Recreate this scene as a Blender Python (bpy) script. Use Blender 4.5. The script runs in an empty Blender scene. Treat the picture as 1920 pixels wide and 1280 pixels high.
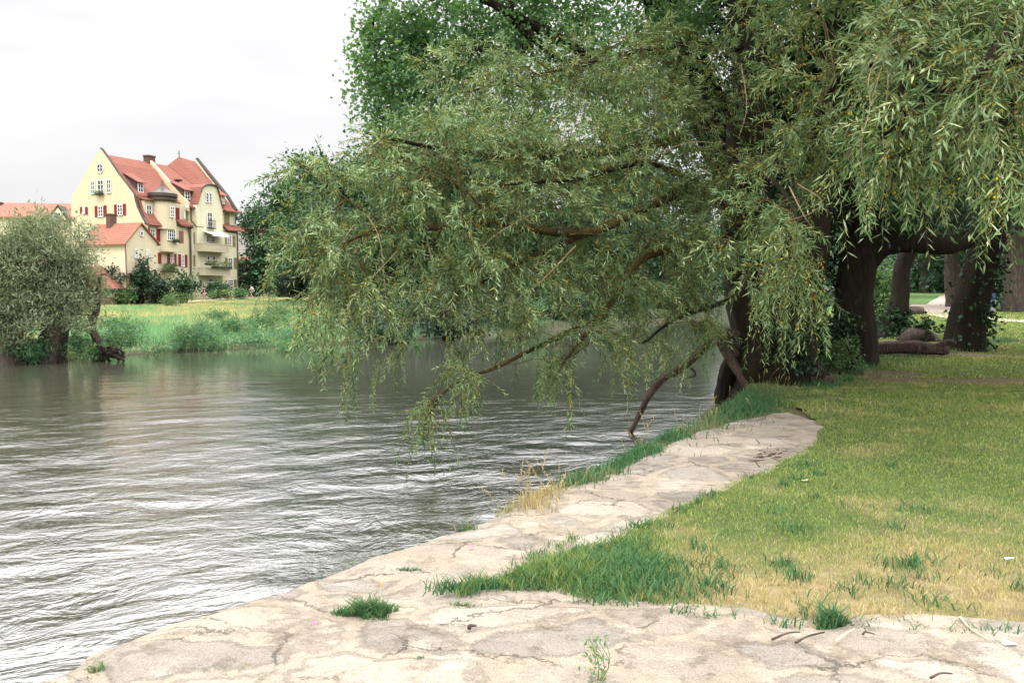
import bpy, math
import numpy as np
from mathutils import Vector, Matrix, noise as mnoise

rng = np.random.default_rng(11)
sc = bpy.context.scene
COL = sc.collection
R = math.radians
A = np.array

# ------------------------------------------------------------------ camera
F = 1600.0                                  # focal length in pixels of the 1920 px wide frame
PITCH = math.atan(87 / F)
CZ = 1.65
cam = bpy.data.cameras.new('camera')
cam.lens = 36.0 * F / 1920
cam.sensor_width = 36
cam.clip_start = 0.05
cam.clip_end = 3000
camo = bpy.data.objects.new('camera', cam)
COL.objects.link(camo)
camo.location = (0, 0, CZ)
camo.rotation_euler = (R(90) - PITCH, 0, 0)
sc.camera = camo
CP, SP = math.cos(PITCH), math.sin(PITCH)

def ray(px, py):
    a, b = (px - 960) / F, (640 - py) / F
    return A([a, CP + b * SP, -SP + b * CP])

def at(px, py, Y):
    d = ray(px, py)
    return A([0, 0, CZ]) + d * (Y / d[1])

def onz(px, py, z):
    d = ray(px, py)
    return A([0, 0, CZ]) + d * ((z - CZ) / d[2])

# ------------------------------------------------------------------ object helpers
def rootloc(o):
    p = A([0., 0., 0.])
    while o is not None:
        p = p + A(o.location)
        o = o.parent
    return p

def tag(o, label=None, cat=None, group=None, kind=None):
    if label: o['label'] = label
    if cat: o['category'] = cat
    if group: o['group'] = group
    if kind: o['kind'] = kind
    return o

def empty(name, loc, label, cat, group=None):
    o = bpy.data.objects.new(name, None)
    COL.objects.link(o)
    o.location = [float(c) for c in loc]
    o.empty_display_size = 0.2
    return tag(o, label, cat, group)

def build(name, V, Fc, m, parent=None, attr=None, smooth=False):
    """V (N,3), Fc a list of (M,k) arrays or list of index lists."""
    V = np.asarray(V, dtype=np.float64).reshape(-1, 3)
    if parent is not None:
        V = V - rootloc(parent)
    me = bpy.data.meshes.new(name)
    if isinstance(Fc, np.ndarray):
        Fc = [Fc]
    if len(Fc) and isinstance(Fc[0], np.ndarray) and Fc[0].ndim == 2:
        loops = np.concatenate([f.ravel() for f in Fc]).astype(np.int32)
        tot = np.concatenate([np.full(len(f), f.shape[1]) for f in Fc])
        st = np.concatenate([[0], np.cumsum(tot)[:-1]]).astype(np.int32)
        me.vertices.add(len(V))
        me.vertices.foreach_set('co', V.astype(np.float32).ravel())
        me.loops.add(len(loops))
        me.loops.foreach_set('vertex_index', loops)
        me.polygons.add(len(tot))
        me.polygons.foreach_set('loop_start', st)
        me.update(calc_edges=True)
    else:
        me.from_pydata([tuple(v) for v in V], [], [list(f) for f in Fc])
        me.update()
    if attr:
        for k, a in attr.items():
            a = np.asarray(a, dtype=np.float32)
            if a.ndim == 1:
                at_ = me.attributes.new(k, 'FLOAT', 'POINT')
                at_.data.foreach_set('value', a)
            else:
                at_ = me.attributes.new(k, 'FLOAT_COLOR', 'POINT')
                at_.data.foreach_set('color', np.c_[a, np.ones(len(a))].astype(np.float32).ravel())
    if smooth:
        me.polygons.foreach_set('use_smooth', np.ones(len(me.polygons), dtype=bool))
    for mm in (m if isinstance(m, (list, tuple)) else [m]):
        me.materials.append(mm)
    o = bpy.data.objects.new(name, me)
    COL.objects.link(o)
    if parent is not None:
        o.parent = parent
    return o

class MB:
    """collects shapes for one mesh"""
    def __init__(s): s.v = []; s.f = []
    def add(s, V, Fc):
        n = len(s.v)
        s.v += [tuple(map(float, v)) for v in V]
        s.f += [[int(i) + n for i in f] for f in Fc]
        return s
    def box(s, c, e, X=(1, 0, 0), Y=(0, 1, 0), Z=(0, 0, 1)):
        c, X, Y, Z = map(lambda q: A(q, dtype=float), (c, X, Y, Z))
        V = [c + X * e[0] * i + Y * e[1] * j + Z * e[2] * k for i in (-.5, .5) for j in (-.5, .5) for k in (-.5, .5)]
        return s.add(V, [(0, 1, 3, 2), (4, 6, 7, 5), (0, 4, 5, 1), (2, 3, 7, 6), (0, 2, 6, 4), (1, 5, 7, 3)])
    def tube(s, pts, rad, sides=8):
        V, Fc = tube(pts, rad, sides)
        return s.add(V, Fc)
    def prism(s, poly, off):
        """polygon (list of 3d points) extruded by vector off"""
        n = len(poly); off = A(off)
        V = [A(p) for p in poly] + [A(p) + off for p in poly]
        Fc = [list(range(n)), list(range(2 * n - 1, n - 1, -1))]
        Fc += [(i, (i + 1) % n, n + (i + 1) % n, n + i) for i in range(n)]
        return s.add(V, Fc)
    def build(s, name, m, parent=None, smooth=False):
        o = build(name, A(s.v), s.f, m, parent, smooth=smooth)
        return o

def spline(pts, n):
    """Catmull-Rom through pts, n samples"""
    P = np.asarray(pts, dtype=float)
    P = np.vstack([2 * P[0] - P[1], P, 2 * P[-1] - P[-2]])
    out = []
    for t in np.linspace(0, len(P) - 3 - 1e-6, n):
        i = int(t); u = t - i
        p0, p1, p2, p3 = P[i:i + 4]
        out.append(.5 * (2 * p1 + (p2 - p0) * u + (2 * p0 - 5 * p1 + 4 * p2 - p3) * u * u + (3 * p1 - p0 - 3 * p2 + p3) * u ** 3))
    return A(out)

def tube(pts, rad, sides=8, lump=0.0, seed=0):
    P = np.asarray(pts, dtype=float)
    n = len(P)
    rad = np.broadcast_to(np.asarray(rad, dtype=float), (n,))
    T = np.gradient(P, axis=0)
    T /= np.linalg.norm(T, axis=1)[:, None] + 1e-9
    up = A([0, 0, 1.]) if abs(T[0][2]) < .9 else A([1., 0, 0])
    N = np.cross(T[0], up); N /= np.linalg.norm(N)
    V = []
    for i in range(n):
        N = N - T[i] * N.dot(T[i]); N /= np.linalg.norm(N)
        B = np.cross(T[i], N)
        for k in range(sides):
            a = 2 * math.pi * k / sides
            q = N * math.cos(a) + B * math.sin(a)
            r = rad[i]
            if lump:
                c = P[i] + q * r
                r *= 1 + lump * mnoise.noise(Vector((c[0] * 2.2 + seed, c[1] * 2.2, c[2] * 1.1))) + \
                    lump * .6 * math.sin(a * 5 + seed + 1.3 * mnoise.noise(Vector((seed, 0, P[i][2] * .8))))
            V.append(P[i] + q * r)
    Fc = []
    for i in range(n - 1):
        for k in range(sides):
            a, b = i * sides + k, i * sides + (k + 1) % sides
            Fc.append((a, b, b + sides, a + sides))
    Fc.append(list(range(sides - 1, -1, -1)))
    Fc.append([(n - 1) * sides + k for k in range(sides)])
    return V, Fc

def norm(v):
    return v / (np.linalg.norm(v, axis=-1, keepdims=True) + 1e-9)

def tubes_np(P, r0, r1, sides=3):
    """P (M,n,3): M thin tubes"""
    M, n, _ = P.shape
    T = norm(np.gradient(P, axis=1))
    ref = np.where(np.abs(T[..., 2:3]) < .9, A([0, 0, 1.]), A([1., 0, 0]))
    N = norm(np.cross(T, ref)); B = np.cross(T, N)
    r = (r0[:, None] * (1 - np.linspace(0, 1, n)) + r1[:, None] * np.linspace(0, 1, n))[..., None]
    ang = np.arange(sides) * 2 * math.pi / sides
    V = P[:, :, None, :] + r[..., None] * (N[:, :, None, :] * np.cos(ang)[None, None, :, None] + B[:, :, None, :] * np.sin(ang)[None, None, :, None])
    idx = np.arange(M * n * sides).reshape(M, n, sides)
    a = idx[:, :-1, :]; b = np.roll(idx, -1, axis=2)[:, :-1, :]
    c = np.roll(idx, -1, axis=2)[:, 1:, :]; d = idx[:, 1:, :]
    return V.reshape(-1, 3), np.stack([a, b, c, d], -1).reshape(-1, 4)

def leaf_mesh(P, D, S, L, W, mid=.4, fold=.2, droop=0.0):
    """leaf = two triangles folded along the midrib"""
    Nn = np.cross(D, S)
    L = L[:, None]; W = W[:, None]
    tip = P + D * L
    tip[:, 2] -= (droop * L[:, 0])
    B = P + D * L * mid + S * W * .5 + Nn * fold * W
    C = P + D * L * mid - S * W * .5 + Nn * fold * W
    V = np.stack([P, B, tip, C], 1).reshape(-1, 3)
    b = np.arange(len(P)) * 4
    T = np.stack([np.c_[b, b + 1, b + 2], np.c_[b, b + 2, b + 3]], 1).reshape(-1, 3)
    return V, T

def rand_dirs(n):
    return norm(rng.normal(size=(n, 3)))

def vnoise(x, y, seed=0):
    """2-d value noise 0..1, numpy"""
    xi, yi = np.floor(x).astype(np.int64), np.floor(y).astype(np.int64)
    fx, fy = x - xi, y - yi
    fx = fx * fx * (3 - 2 * fx); fy = fy * fy * (3 - 2 * fy)
    def h(i, j):
        n = (i * 374761393 + j * 668265263 + seed * 1442695041) & 0x7fffffff
        n = ((n ^ (n >> 13)) * 1274126177) & 0x7fffffff
        return ((n ^ (n >> 16)) & 0xffff) / 65535.0
    return (h(xi, yi) * (1 - fx) + h(xi + 1, yi) * fx) * (1 - fy) + (h(xi, yi + 1) * (1 - fx) + h(xi + 1, yi + 1) * fx) * fy

def fbm(x, y, seed=0, o=4):
    s = 0; a = .5; t = 0
    for i in range(o):
        s = s + a * vnoise(x * 2 ** i, y * 2 ** i, seed + i * 7); t += a; a *= .5
    return s / t

# ------------------------------------------------------------------ materials
class NT:
    def __init__(s, name):
        s.m = bpy.data.materials.new(name); s.m.use_nodes = True
        s.t = s.m.node_tree; s.n = s.t.nodes; s.l = s.t.links
        s.b = s.n['Principled BSDF']; s.out = s.n['Material Output']
    def node(s, ty, **kw):
        nd = s.n.new(ty)
        for k, v in kw.items():
            if k.startswith('i_'):
                nd.inputs[k[2:].replace('_', ' ')].default_value = v
            else:
                setattr(nd, k, v)
        return nd
    def link(s, a, b): s.l.new(a, b)
    def ramp(s, fac, stops, interp='LINEAR'):
        r = s.n.new('ShaderNodeValToRGB'); r.color_ramp.interpolation = interp
        e = r.color_ramp.elements
        while len(e) < len(stops): e.new(.5)
        for el, (p, c) in zip(e, stops):
            el.position = p; el.color = (*c, 1) if len(c) == 3 else c
        if fac is not None: s.link(fac, r.inputs['Fac'])
        return r.outputs['Color']
    def mix(s, fac, a, b, mode='MIX'):
        m = s.n.new('ShaderNodeMix'); m.data_type = 'RGBA'; m.blend_type = mode
        for sock, v in ((m.inputs[0], fac), (m.inputs[6], a), (m.inputs[7], b)):
            if isinstance(v, (int, float)): sock.default_value = v
            elif isinstance(v, tuple): sock.default_value = (*v, 1)
            else: s.link(v, sock)
        return m.outputs[2]
    def math(s, op, a, b=None, c=None):
        m = s.n.new('ShaderNodeMath'); m.operation = op
        for sock, v in zip(m.inputs, (a, b, c)):
            if v is None: continue
            if isinstance(v, (int, float)): sock.default_value = v
            else: s.link(v, sock)
        return m.outputs[0]
    def noise(s, scale, detail=4, rough=.55, vec=None, dist=0.0, out='Fac'):
        nd = s.node('ShaderNodeTexNoise'); nd.inputs['Scale'].default_value = scale
        nd.inputs['Detail'].default_value = detail; nd.inputs['Roughness'].default_value = rough
        nd.inputs['Distortion'].default_value = dist
        s.link(vec if vec is not None else s.pos(), nd.inputs['Vector'])
        return nd.outputs[out]
    def pos(s):
        if not hasattr(s, '_p'): s._p = s.node('ShaderNodeNewGeometry')
        return s._p.outputs['Position']
    def objc(s):
        if not hasattr(s, '_o'): s._o = s.node('ShaderNodeTexCoord')
        return s._o.outputs['Object']
    def mapped(s, vec, scale=(1, 1, 1), rot=(0, 0, 0), loc=(0, 0, 0)):
        m = s.node('ShaderNodeMapping'); m.inputs['Scale'].default_value = scale
        m.inputs['Rotation'].default_value = rot; m.inputs['Location'].default_value = loc
        s.link(vec, m.inputs['Vector']); return m.outputs['Vector']
    def bump(s, h, strength=.5, dist=.02, normal=None):
        b = s.node('ShaderNodeBump'); b.inputs['Strength'].default_value = strength
        b.inputs['Distance'].default_value = dist; s.link(h, b.inputs['Height'])
        if normal is not None: s.link(normal, b.inputs['Normal'])
        return b.outputs['Normal']
    def attr(s, name, out='Fac'):
        a = s.node('ShaderNodeAttribute'); a.attribute_name = name; return a.outputs[out]
    def fin(s, color=None, rough=.8, spec=.3, normal=None, metallic=0):
        if color is not None:
            if isinstance(color, tuple): s.b.inputs['Base Color'].default_value = (*color, 1)
            else: s.link(color, s.b.inputs['Base Color'])
        if isinstance(rough, (int, float)): s.b.inputs['Roughness'].default_value = rough
        else: s.link(rough, s.b.inputs['Roughness'])
        s.b.inputs['Specular IOR Level'].default_value = spec
        s.b.inputs['Metallic'].default_value = metallic
        if normal is not None: s.link(normal, s.b.inputs['Normal'])
        return s.m

def m_plain(name, col, rough=.8, spec=.3, var=.25, scale=3.0, bump=.15, metallic=0):
    n = NT(name)
    f = n.noise(scale, 6, .6)
    c = n.mix(n.math('MULTIPLY', f, 1.0), tuple(x * (1 - var) for x in col), tuple(min(1, x * (1 + var)) for x in col))
    return n.fin(c, rough, spec, n.bump(n.noise(scale * 12, 3), bump, .01), metallic)

def m_leaf(name, stops, trans=.35, under=None, spec=.35, rough=.45, clump=1.2, cl=.35):
    n = NT(name)
    tone = n.attr('tone')
    c = n.ramp(tone, stops)
    f = n.noise(clump, 3)
    c = n.mix(n.math('MULTIPLY', n.math('SUBTRACT', f, .35), cl * 2), c, n.mix(1.0, c, (.55, .62, .55), 'MULTIPLY'))
    if under:
        c = n.mix(n.math('MULTIPLY', n.node('ShaderNodeNewGeometry').outputs['Backfacing'], .65), c, under)
    n.fin(c, rough, spec)
    tr = n.node('ShaderNodeBsdfTranslucent')
    n.link(n.mix(1.0, c, (1.25, 1.25, .55), 'MULTIPLY'), tr.inputs['Color'])
    ms = n.node('ShaderNodeMixShader'); ms.inputs[0].default_value = trans
    n.link(n.b.outputs[0], ms.inputs[1]); n.link(tr.outputs[0], ms.inputs[2])
    n.link(ms.outputs[0], n.out.inputs['Surface'])
    return n.m

def m_bark(name, c1, c2, sc_=1.0, moss=None):
    n = NT(name)
    v = n.mapped(n.pos(), (9 * sc_, 9 * sc_, 1.6 * sc_))
    f = n.noise(1.0, 8, .65, v, .6)
    vo = n.node('ShaderNodeTexVoronoi', feature='DISTANCE_TO_EDGE'); vo.inputs['Scale'].default_value = 1.4
    n.link(v, vo.inputs['Vector'])
    h = n.math('ADD', f, n.math('MULTIPLY', vo.outputs['Distance'], 1.0))
    c = n.ramp(h, [(.35, c1), (.95, c2)])
    if moss:
        g = n.noise(1.3, 5)
        nz = n.node('ShaderNodeSeparateXYZ'); n.link(n.node('ShaderNodeNewGeometry').outputs['Normal'], nz.inputs[0])
        k = n.math('MULTIPLY', n.ramp(g, [(.4, (0, 0, 0)), (.6, (1, 1, 1))]), n.math('MULTIPLY_ADD', nz.outputs['Z'], .4, .5))
        c = n.mix(k, c, moss)
    return n.fin(c, .9, .2, n.bump(h, .7, .03))

WILLOW = m_leaf('willow_leaf', [(0, (.018, .052, .012)), (.33, (.07, .15, .040)), (.64, (.195, .29, .105)), (.9, (.53, .60, .33)), (.93, (.30, .28, .04)), (1, (.55, .40, .03))],
                .2, under=(.26, .37, .20), rough=.45, spec=.18, clump=.8, cl=.6)
WILLOW_FAR = m_leaf('silver_willow_leaf', [(0, (.05, .08, .03)), (.5, (.135, .18, .085)), (1, (.30, .35, .21))], .25, under=(.28, .30, .23))
POPLAR = m_leaf('poplar_leaf', [(0, (.055, .125, .05)), (.5, (.10, .215, .09)), (1, (.21, .34, .17))], .5)
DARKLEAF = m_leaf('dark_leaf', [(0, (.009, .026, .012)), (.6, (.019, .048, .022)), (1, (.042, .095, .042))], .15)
MIDLEAF = m_leaf('broad_leaf', [(0, (.015, .045, .02)), (.6, (.035, .095, .042)), (1, (.085, .18, .075))], .22, clump=.35)
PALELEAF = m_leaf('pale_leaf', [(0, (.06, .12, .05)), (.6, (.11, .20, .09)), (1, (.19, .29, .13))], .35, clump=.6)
IVY = m_leaf('ivy_leaf', [(0, (.012, .035, .014)), (.6, (.025, .06, .025)), (1, (.06, .13, .05))], .15, spec=.15, rough=.55)
WEED = m_leaf('weed_leaf', [(0, (.045, .12, .055)), (.55, (.075, .19, .09)), (.85, (.14, .26, .10)), (1, (.40, .36, .10))], .3, clump=.5)
TWIG = m_bark('twig_bark', (.05, .042, .018), (.20, .165, .06), 3)
BARK = m_bark('willow_bark', (.006, .004, .003), (.028, .019, .013), 1, moss=(.018, .018, .006))
MOSSY = m_bark('mossy_bark', (.022, .016, .010), (.07, .05, .026), 1.4, moss=(.13, .095, .02))
BARKGREY = m_bark('grey_bark', (.03, .025, .02), (.13, .10, .08), 1)
DEADWOOD = m_bark('dead_wood', (.028, .019, .014), (.12, .085, .065), 1.6)

# ------------------------------------------------------------------ world and sun
w = bpy.data.worlds.new('World'); sc.world = w; w.use_nodes = True
wn, wl = w.node_tree.nodes, w.node_tree.links
bg = wn['Background']; bg.inputs['Strength'].default_value = 0.1
SUN_EL, SUN_AZ = R(62), R(190)              # azimuth clockwise from +Y
sky = wn.new('ShaderNodeTexSky'); sky.sky_type = 'NISHITA'; sky.sun_disc = False
sky.sun_elevation = SUN_EL; sky.sun_rotation = SUN_AZ; sky.dust_density = 3
tc = wn.new('ShaderNodeTexCoord')
sep = wn.new('ShaderNodeSeparateXYZ'); wl.new(tc.outputs['Generated'], sep.inputs[0])
grad = wn.new('ShaderNodeValToRGB'); wl.new(sep.outputs['Z'], grad.inputs['Fac'])
e = grad.color_ramp.elements
for _ in range(3): e.new(.5)
K_ = 1 / 3.2
for el, (p, v) in zip(e, [(0, .62), (.2, .625), (.31, .74), (.39, 2.1), (1, 3.2)]):
    el.position = p; el.color = (v * K_, v * K_ * .99, v * K_ * .995, 1)
mp = wn.new('ShaderNodeMapping'); mp.inputs['Scale'].default_value = (1.2, 1.2, 5.5); wl.new(tc.outputs['Generated'], mp.inputs['Vector'])
nz = wn.new('ShaderNodeTexNoise'); nz.inputs['Scale'].default_value = 2.2; nz.inputs['Detail'].default_value = 6; wl.new(mp.outputs[0], nz.inputs['Vector'])
cr = wn.new('ShaderNodeValToRGB'); wl.new(nz.outputs['Fac'], cr.inputs['Fac'])
cr.color_ramp.elements[0].position = .3; cr.color_ramp.elements[0].color = (.885, .878, .885, 1)
cr.color_ramp.elements[1].position = .62; cr.color_ramp.elements[1].color = (1.03, 1.03, 1.03, 1)
m1 = wn.new('ShaderNodeMix'); m1.data_type = 'RGBA'; m1.blend_type = 'MULTIPLY'; m1.inputs[0].default_value = 1
wl.new(grad.outputs[0], m1.inputs[6]); wl.new(cr.outputs[0], m1.inputs[7])
m2 = wn.new('ShaderNodeVectorMath'); m2.operation = 'SCALE'; m2.inputs['Scale'].default_value = 32.0
wl.new(m1.outputs[2], m2.inputs[0])
m3 = wn.new('ShaderNodeMix'); m3.data_type = 'RGBA'; m3.inputs[0].default_value = .95   # closed cloud deck over the blue sky
wl.new(sky.outputs[0], m3.inputs[6]); wl.new(m2.outputs[0], m3.inputs[7])
wl.new(m3.outputs[2], bg.inputs['Color'])

sun = bpy.data.lights.new('sun', 'SUN'); sun.energy = 1.1; sun.angle = R(14); sun.color = (1, .95, .87)
so = bpy.data.objects.new('sun', sun); COL.objects.link(so)
sd = Vector((math.sin(SUN_AZ) * math.cos(SUN_EL), math.cos(SUN_AZ) * math.cos(SUN_EL), math.sin(SUN_EL)))
so.rotation_euler = sd.to_track_quat('Z', 'Y').to_euler()

# ------------------------------------------------------------------ terrain
WZ = -0.75                                   # water level
quay = [onz(*p, 0)[:2] for p in [(60, 1280), (200, 1217), (330, 1167), (440, 1131), (540, 1096), (640, 1064), (740, 1031), (830, 1001), (900, 984), (960, 958)]]
N_ = [(-14, -14), (-8.5, -5.5), (-4.2, 1.0)] + [tuple(p) for p in quay] + \
     [tuple(onz(*p, 0)[:2]) for p in [(1090, 895), (1185, 850), (1300, 803), (1380, 765)]] + [(4.15, 14.6), (4.7, 16.6), (6.0, 19.5), (8.2, 25), (11.5, 33), (17, 47), (30, 75), (50, 115), (95, 190), (160, 300)]
FB_ = [(-230, 12), (-70, 22), (-34, 26.5)] + [tuple(onz(*p, WZ)[:2]) for p in [(0, 684), (90, 678), (180, 671), (250, 664), (330, 660), (420, 655), (560, 648), (700, 641), (850, 633), (1000, 623), (1150, 611), (1290, 598)]] + [(24, 100), (40, 135), (80, 200), (140, 300)]
NB, FBK = A(N_), A(FB_)
poly = np.vstack([NB, FBK[::-1], A([[-230, -14]])])

def pdist(P, L):
    d = np.full(len(P), 1e9)
    for a, b in zip(L[:-1], L[1:]):
        ab = b - a
        t = np.clip(((P - a) @ ab) / (ab @ ab), 0, 1)
        d = np.minimum(d, np.hypot(*(P - (a + t[:, None] * ab)).T))
    return d

def inpoly(P, L):
    x, y = P.T
    c = np.zeros(len(P), bool)
    for (x1, y1), (x2, y2) in zip(L, np.roll(L, -1, axis=0)):
        k = (y1 > y) != (y2 > y)
        xx = (x2 - x1) * (y - y1) / (y2 - y1 + 1e-12) + x1
        c ^= k & (x < xx)
    return c

ZN = ([-50, 8, 15, 20, 36, 46, 70, 100, 300], [0, 0, .13, .3, .66, .95, 1.5, 1.95, 2.6])
ZF = ([0, 33, 45, 60, 80, 100, 126, 160, 300], [-.35, -.3, -.12, .05, .25, .5, 1.38, 1.9, 2.6])

def gz(P):
    P = np.asarray(P, dtype=float).reshape(-1, 2)
    dn, df = pdist(P, NB), pdist(P, FBK)
    river = inpoly(P, poly)
    zn = np.interp(P[:, 1], *ZN) + (fbm(P[:, 0] * .35, P[:, 1] * .35, 3) - .5) * .10 * np.clip((P[:, 1] - 6) / 8, 0, 1)
    zf = np.interp(P[:, 1], *ZF) + (fbm(P[:, 0] * .15, P[:, 1] * .15, 9) - .5) * .25
    paved = P[:, 1] < 6.3
    sn = np.where(river, -dn, dn)
    z_near = np.where(paved, np.where(sn < .3, -1.6, zn - .02), zn - np.clip(-sn, 0, 3) * .95)
    sf = np.where(river, -df, df)
    z_far = np.where(sf > 0, WZ + (zf - WZ) * (1 - np.exp(-sf / 1.8)), WZ + sf * .6)
    near = np.where(river, dn < df, dn < df)
    z = np.where(near, z_near, z_far)
    return np.maximum(z, -2.4)

def g(px, py, Y0=20):
    """pixel -> point on the terrain"""
    Y = Y0
    d = ray(px, py)
    for _ in range(30):
        p = A([0, 0, CZ]) + d * (Y / d[1])
        z = gz([p[:2]])[0]
        t = (z - CZ) / d[2] if d[2] < -1e-4 else Y
        Y = .5 * Y + .5 * np.clip(t * d[1], 2, 400)
    p = A([0, 0, CZ]) + d * (Y / d[1])
    p[2] = gz([p[:2]])[0]
    return p

def axis(lo, hi, knots):
    """nonuniform axis: list of (limit, step)"""
    out = [lo]
    while out[-1] < hi:
        st = next(s for l, s in knots if out[-1] < l)
        out.append(out[-1] + st)
    return A(out)

gx = axis(-320, 320, [(-120, 20), (-60, 3), (-20, .9), (-6, .5), (14, .22), (40, .8), (120, 4), (400, 20)])
gy = axis(-30, 420, [(2, 2), (22, .22), (45, .5), (80, 1.2), (150, 3), (500, 20)])
XX, YY = np.meshgrid(gx, gy)
GP = np.c_[XX.ravel(), YY.ravel()]
GZ = gz(GP)
# what grows or lies there: albedo by region
lawn_px = [(1400, 735), (1480, 775), (1545, 812), (1525, 836), (1450, 872), (1350, 917), (1270, 947), (1200, 985), (1100, 1008), (1020, 1035), (985, 1062), (960, 1085), (880, 1098), (808, 1122), (850, 1132), (920, 1112), (1000, 1108), (1100, 1132), (1220, 1132), (1300, 1150), (1400, 1162), (1500, 1172), (1600, 1176), (1700, 1178), (1800, 1186), (1925, 1192)]
LAWN = A([onz(*p, 0)[:2] for p in lawn_px] + [(20, 3.9), (60, 4), (60, 60), (14, 40), (8.6, 24), (6.8, 19.5), (5.6, 16.5)])
in_lawn = inpoly(GP, LAWN)
dirtc = [(g(1690, 660, 19), 2.6, 1.3), (g(1720, 625, 25), 2.2, 1.0), (g(1860, 640, 22), 3.5, .8), (g(1560, 755, 13), .7, .22), (g(1620, 700, 17), 1.0, .5), (g(1820, 715, 14), 2.5, .35)]
def dirt_mask(P):
    d = np.zeros(len(P))
    for c, rx, ry in dirtc:
        q = np.hypot((P[:, 0] - c[0]) / rx, (P[:, 1] - c[1]) / ry) + (fbm(P[:, 0] * 1.7, P[:, 1] * 1.7, 21) - .5) * 1.3
        d = np.maximum(d, np.clip((1.15 - q) * 2.2, 0, 1))
    return d
n1 = fbm(GP[:, 0] * .5, GP[:, 1] * .5, 5); n2 = fbm(GP[:, 0] * 2.1, GP[:, 1] * 2.1, 6)
soil = A([.17, .125, .085]); turf = A([.075, .105, .035]); straw = A([.26, .22, .10]); mead = A([.13, .19, .07])
far_side = pdist(GP, FBK) < pdist(GP, NB)
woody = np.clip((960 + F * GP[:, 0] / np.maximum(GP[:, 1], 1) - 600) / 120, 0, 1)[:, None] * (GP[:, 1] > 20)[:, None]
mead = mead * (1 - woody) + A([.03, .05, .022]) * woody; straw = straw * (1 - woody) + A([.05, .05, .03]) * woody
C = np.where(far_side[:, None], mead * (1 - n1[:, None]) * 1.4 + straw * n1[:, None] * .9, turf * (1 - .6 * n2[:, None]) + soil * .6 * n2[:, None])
dm = dirt_mask(GP)[:, None]
bright = np.clip((GP[:, 1] - 22) / 8, 0, 1)[:, None] * (~far_side)[:, None]
C = C * (1 - .8 * bright) + A([.10, .20, .065]) * .8 * bright
C = C * (1 - dm) + soil * .9 * dm
C = np.where((GZ < WZ + .12)[:, None], A([.07, .06, .04]), C)
nx = len(gx)
i = np.arange(len(gy) - 1)[:, None] * nx + np.arange(nx - 1)[None, :]
quads = np.stack([i, i + 1, i + nx + 1, i + nx], -1).reshape(-1, 4)
n = NT('ground')
c = n.attr('Col', 'Color')
c = n.mix(n.noise(14, 6, .7), n.mix(1.0, c, (.55, .55, .55), 'MULTIPLY'), n.mix(1.0, c, (1.5, 1.45, 1.4), 'MULTIPLY'))
GROUND = n.fin(c, .95, .15, n.bump(n.noise(22, 6, .7), .8, .03))
build('ground', np.c_[GP, GZ], quads, GROUND, attr={'Col': C}, smooth=True)['kind'] = 'structure'

# ------------------------------------------------------------------ river water
wx = axis(-300, 260, [(-60, 12), (-14, .8), (8, .10), (30, .6), (300, 12)])
wy = axis(-20, 330, [(2.5, 1.5), (20, .10), (45, .35), (110, 1.5), (400, 15)])
XX, YY = np.meshgrid(wx, wy)
WP = np.c_[XX.ravel(), YY.ravel()]
def rot(P, a): return P @ A([[math.cos(a), -math.sin(a)], [math.sin(a), math.cos(a)]])
q = rot(WP, .35)
fade = np.clip((27 - WP[:, 1]) / 15, 0, 1)
swirl = (fbm(WP[:, 0] * .25, WP[:, 1] * .25, 40, 2) - .5) * 1.6
hh = (fbm(q[:, 0] * .55 + swirl, q[:, 1] * 1.2 + swirl, 31, 3) - .5) * .085 + (fbm(q[:, 0] * 1.6 + swirl * 2, q[:, 1] * 3.0, 32, 3) - .5) * .035
WH = WZ + hh * fade * .75
nx = len(wx)
i = np.arange(len(wy) - 1)[:, None] * nx + np.arange(nx - 1)[None, :]
quads = np.stack([i, i + 1, i + nx + 1, i + nx], -1).reshape(-1, 4)
n = NT('river_water')
p = n.mapped(n.pos(), (1, 1, 1), (0, 0, R(-18)))
wob = n.noise(.6, 3, .5, p, 0, 'Color')
pv = n.node('ShaderNodeVectorMath', operation='MULTIPLY_ADD'); n.link(wob, pv.inputs[0]); pv.inputs[1].default_value = (.9, .9, 0); n.link(p, pv.inputs[2])
a1 = n.noise(1.0, 5, .6, n.mapped(pv.outputs[0], (1.2, 1.8, 1)), .3)
a2 = n.noise(1.0, 3, .55, n.mapped(p, (3.8, 5.2, 1)), .6)
a3 = n.noise(1.0, 3, .6, n.mapped(p, (13, 17, 1)), .5)
patch = n.ramp(n.noise(.22, 3, .5, p), [(.38, (.25, .25, .25)), (.65, (1, 1, 1))])
rdg = n.math('ABSOLUTE', n.math('SUBTRACT', n.noise(1.0, 4, .55, n.mapped(pv.outputs[0], (1.7, 2.4, 1), (0, 0, 0), (5, 2, 0)), .8), .5))
h = n.math('ADD', n.math('SUBTRACT', a1, n.math('MULTIPLY', rdg, .6)), n.math('MULTIPLY', n.math('MULTIPLY', n.math('ADD', n.math('MULTIPLY', a2, .18), n.math('MULTIPLY', a3, .045)), patch), 1.0))
sy = n.node('ShaderNodeSeparateXYZ'); n.link(n.pos(), sy.inputs[0])
calm = n.ramp(n.math('MULTIPLY', sy.outputs['Y'], 1 / 60), [(.10, (1, 1, 1)), (.25, (.6, .6, .6)), (.36, (.26, .26, .26)), (.5, (.10, .10, .10)), (1, (.05, .05, .05))])
nm = n.bump(n.math('MULTIPLY', h, calm), 1.0, .062)
WATER = n.fin(n.mix(n.noise(.3, 3), (.045, .046, .033), (.06, .058, .044)), .03, .5, nm)
n.b.inputs['IOR'].default_value = 3.3
build('water', np.c_[WP, WH], quads, WATER, smooth=True)['kind'] = 'structure'

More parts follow.
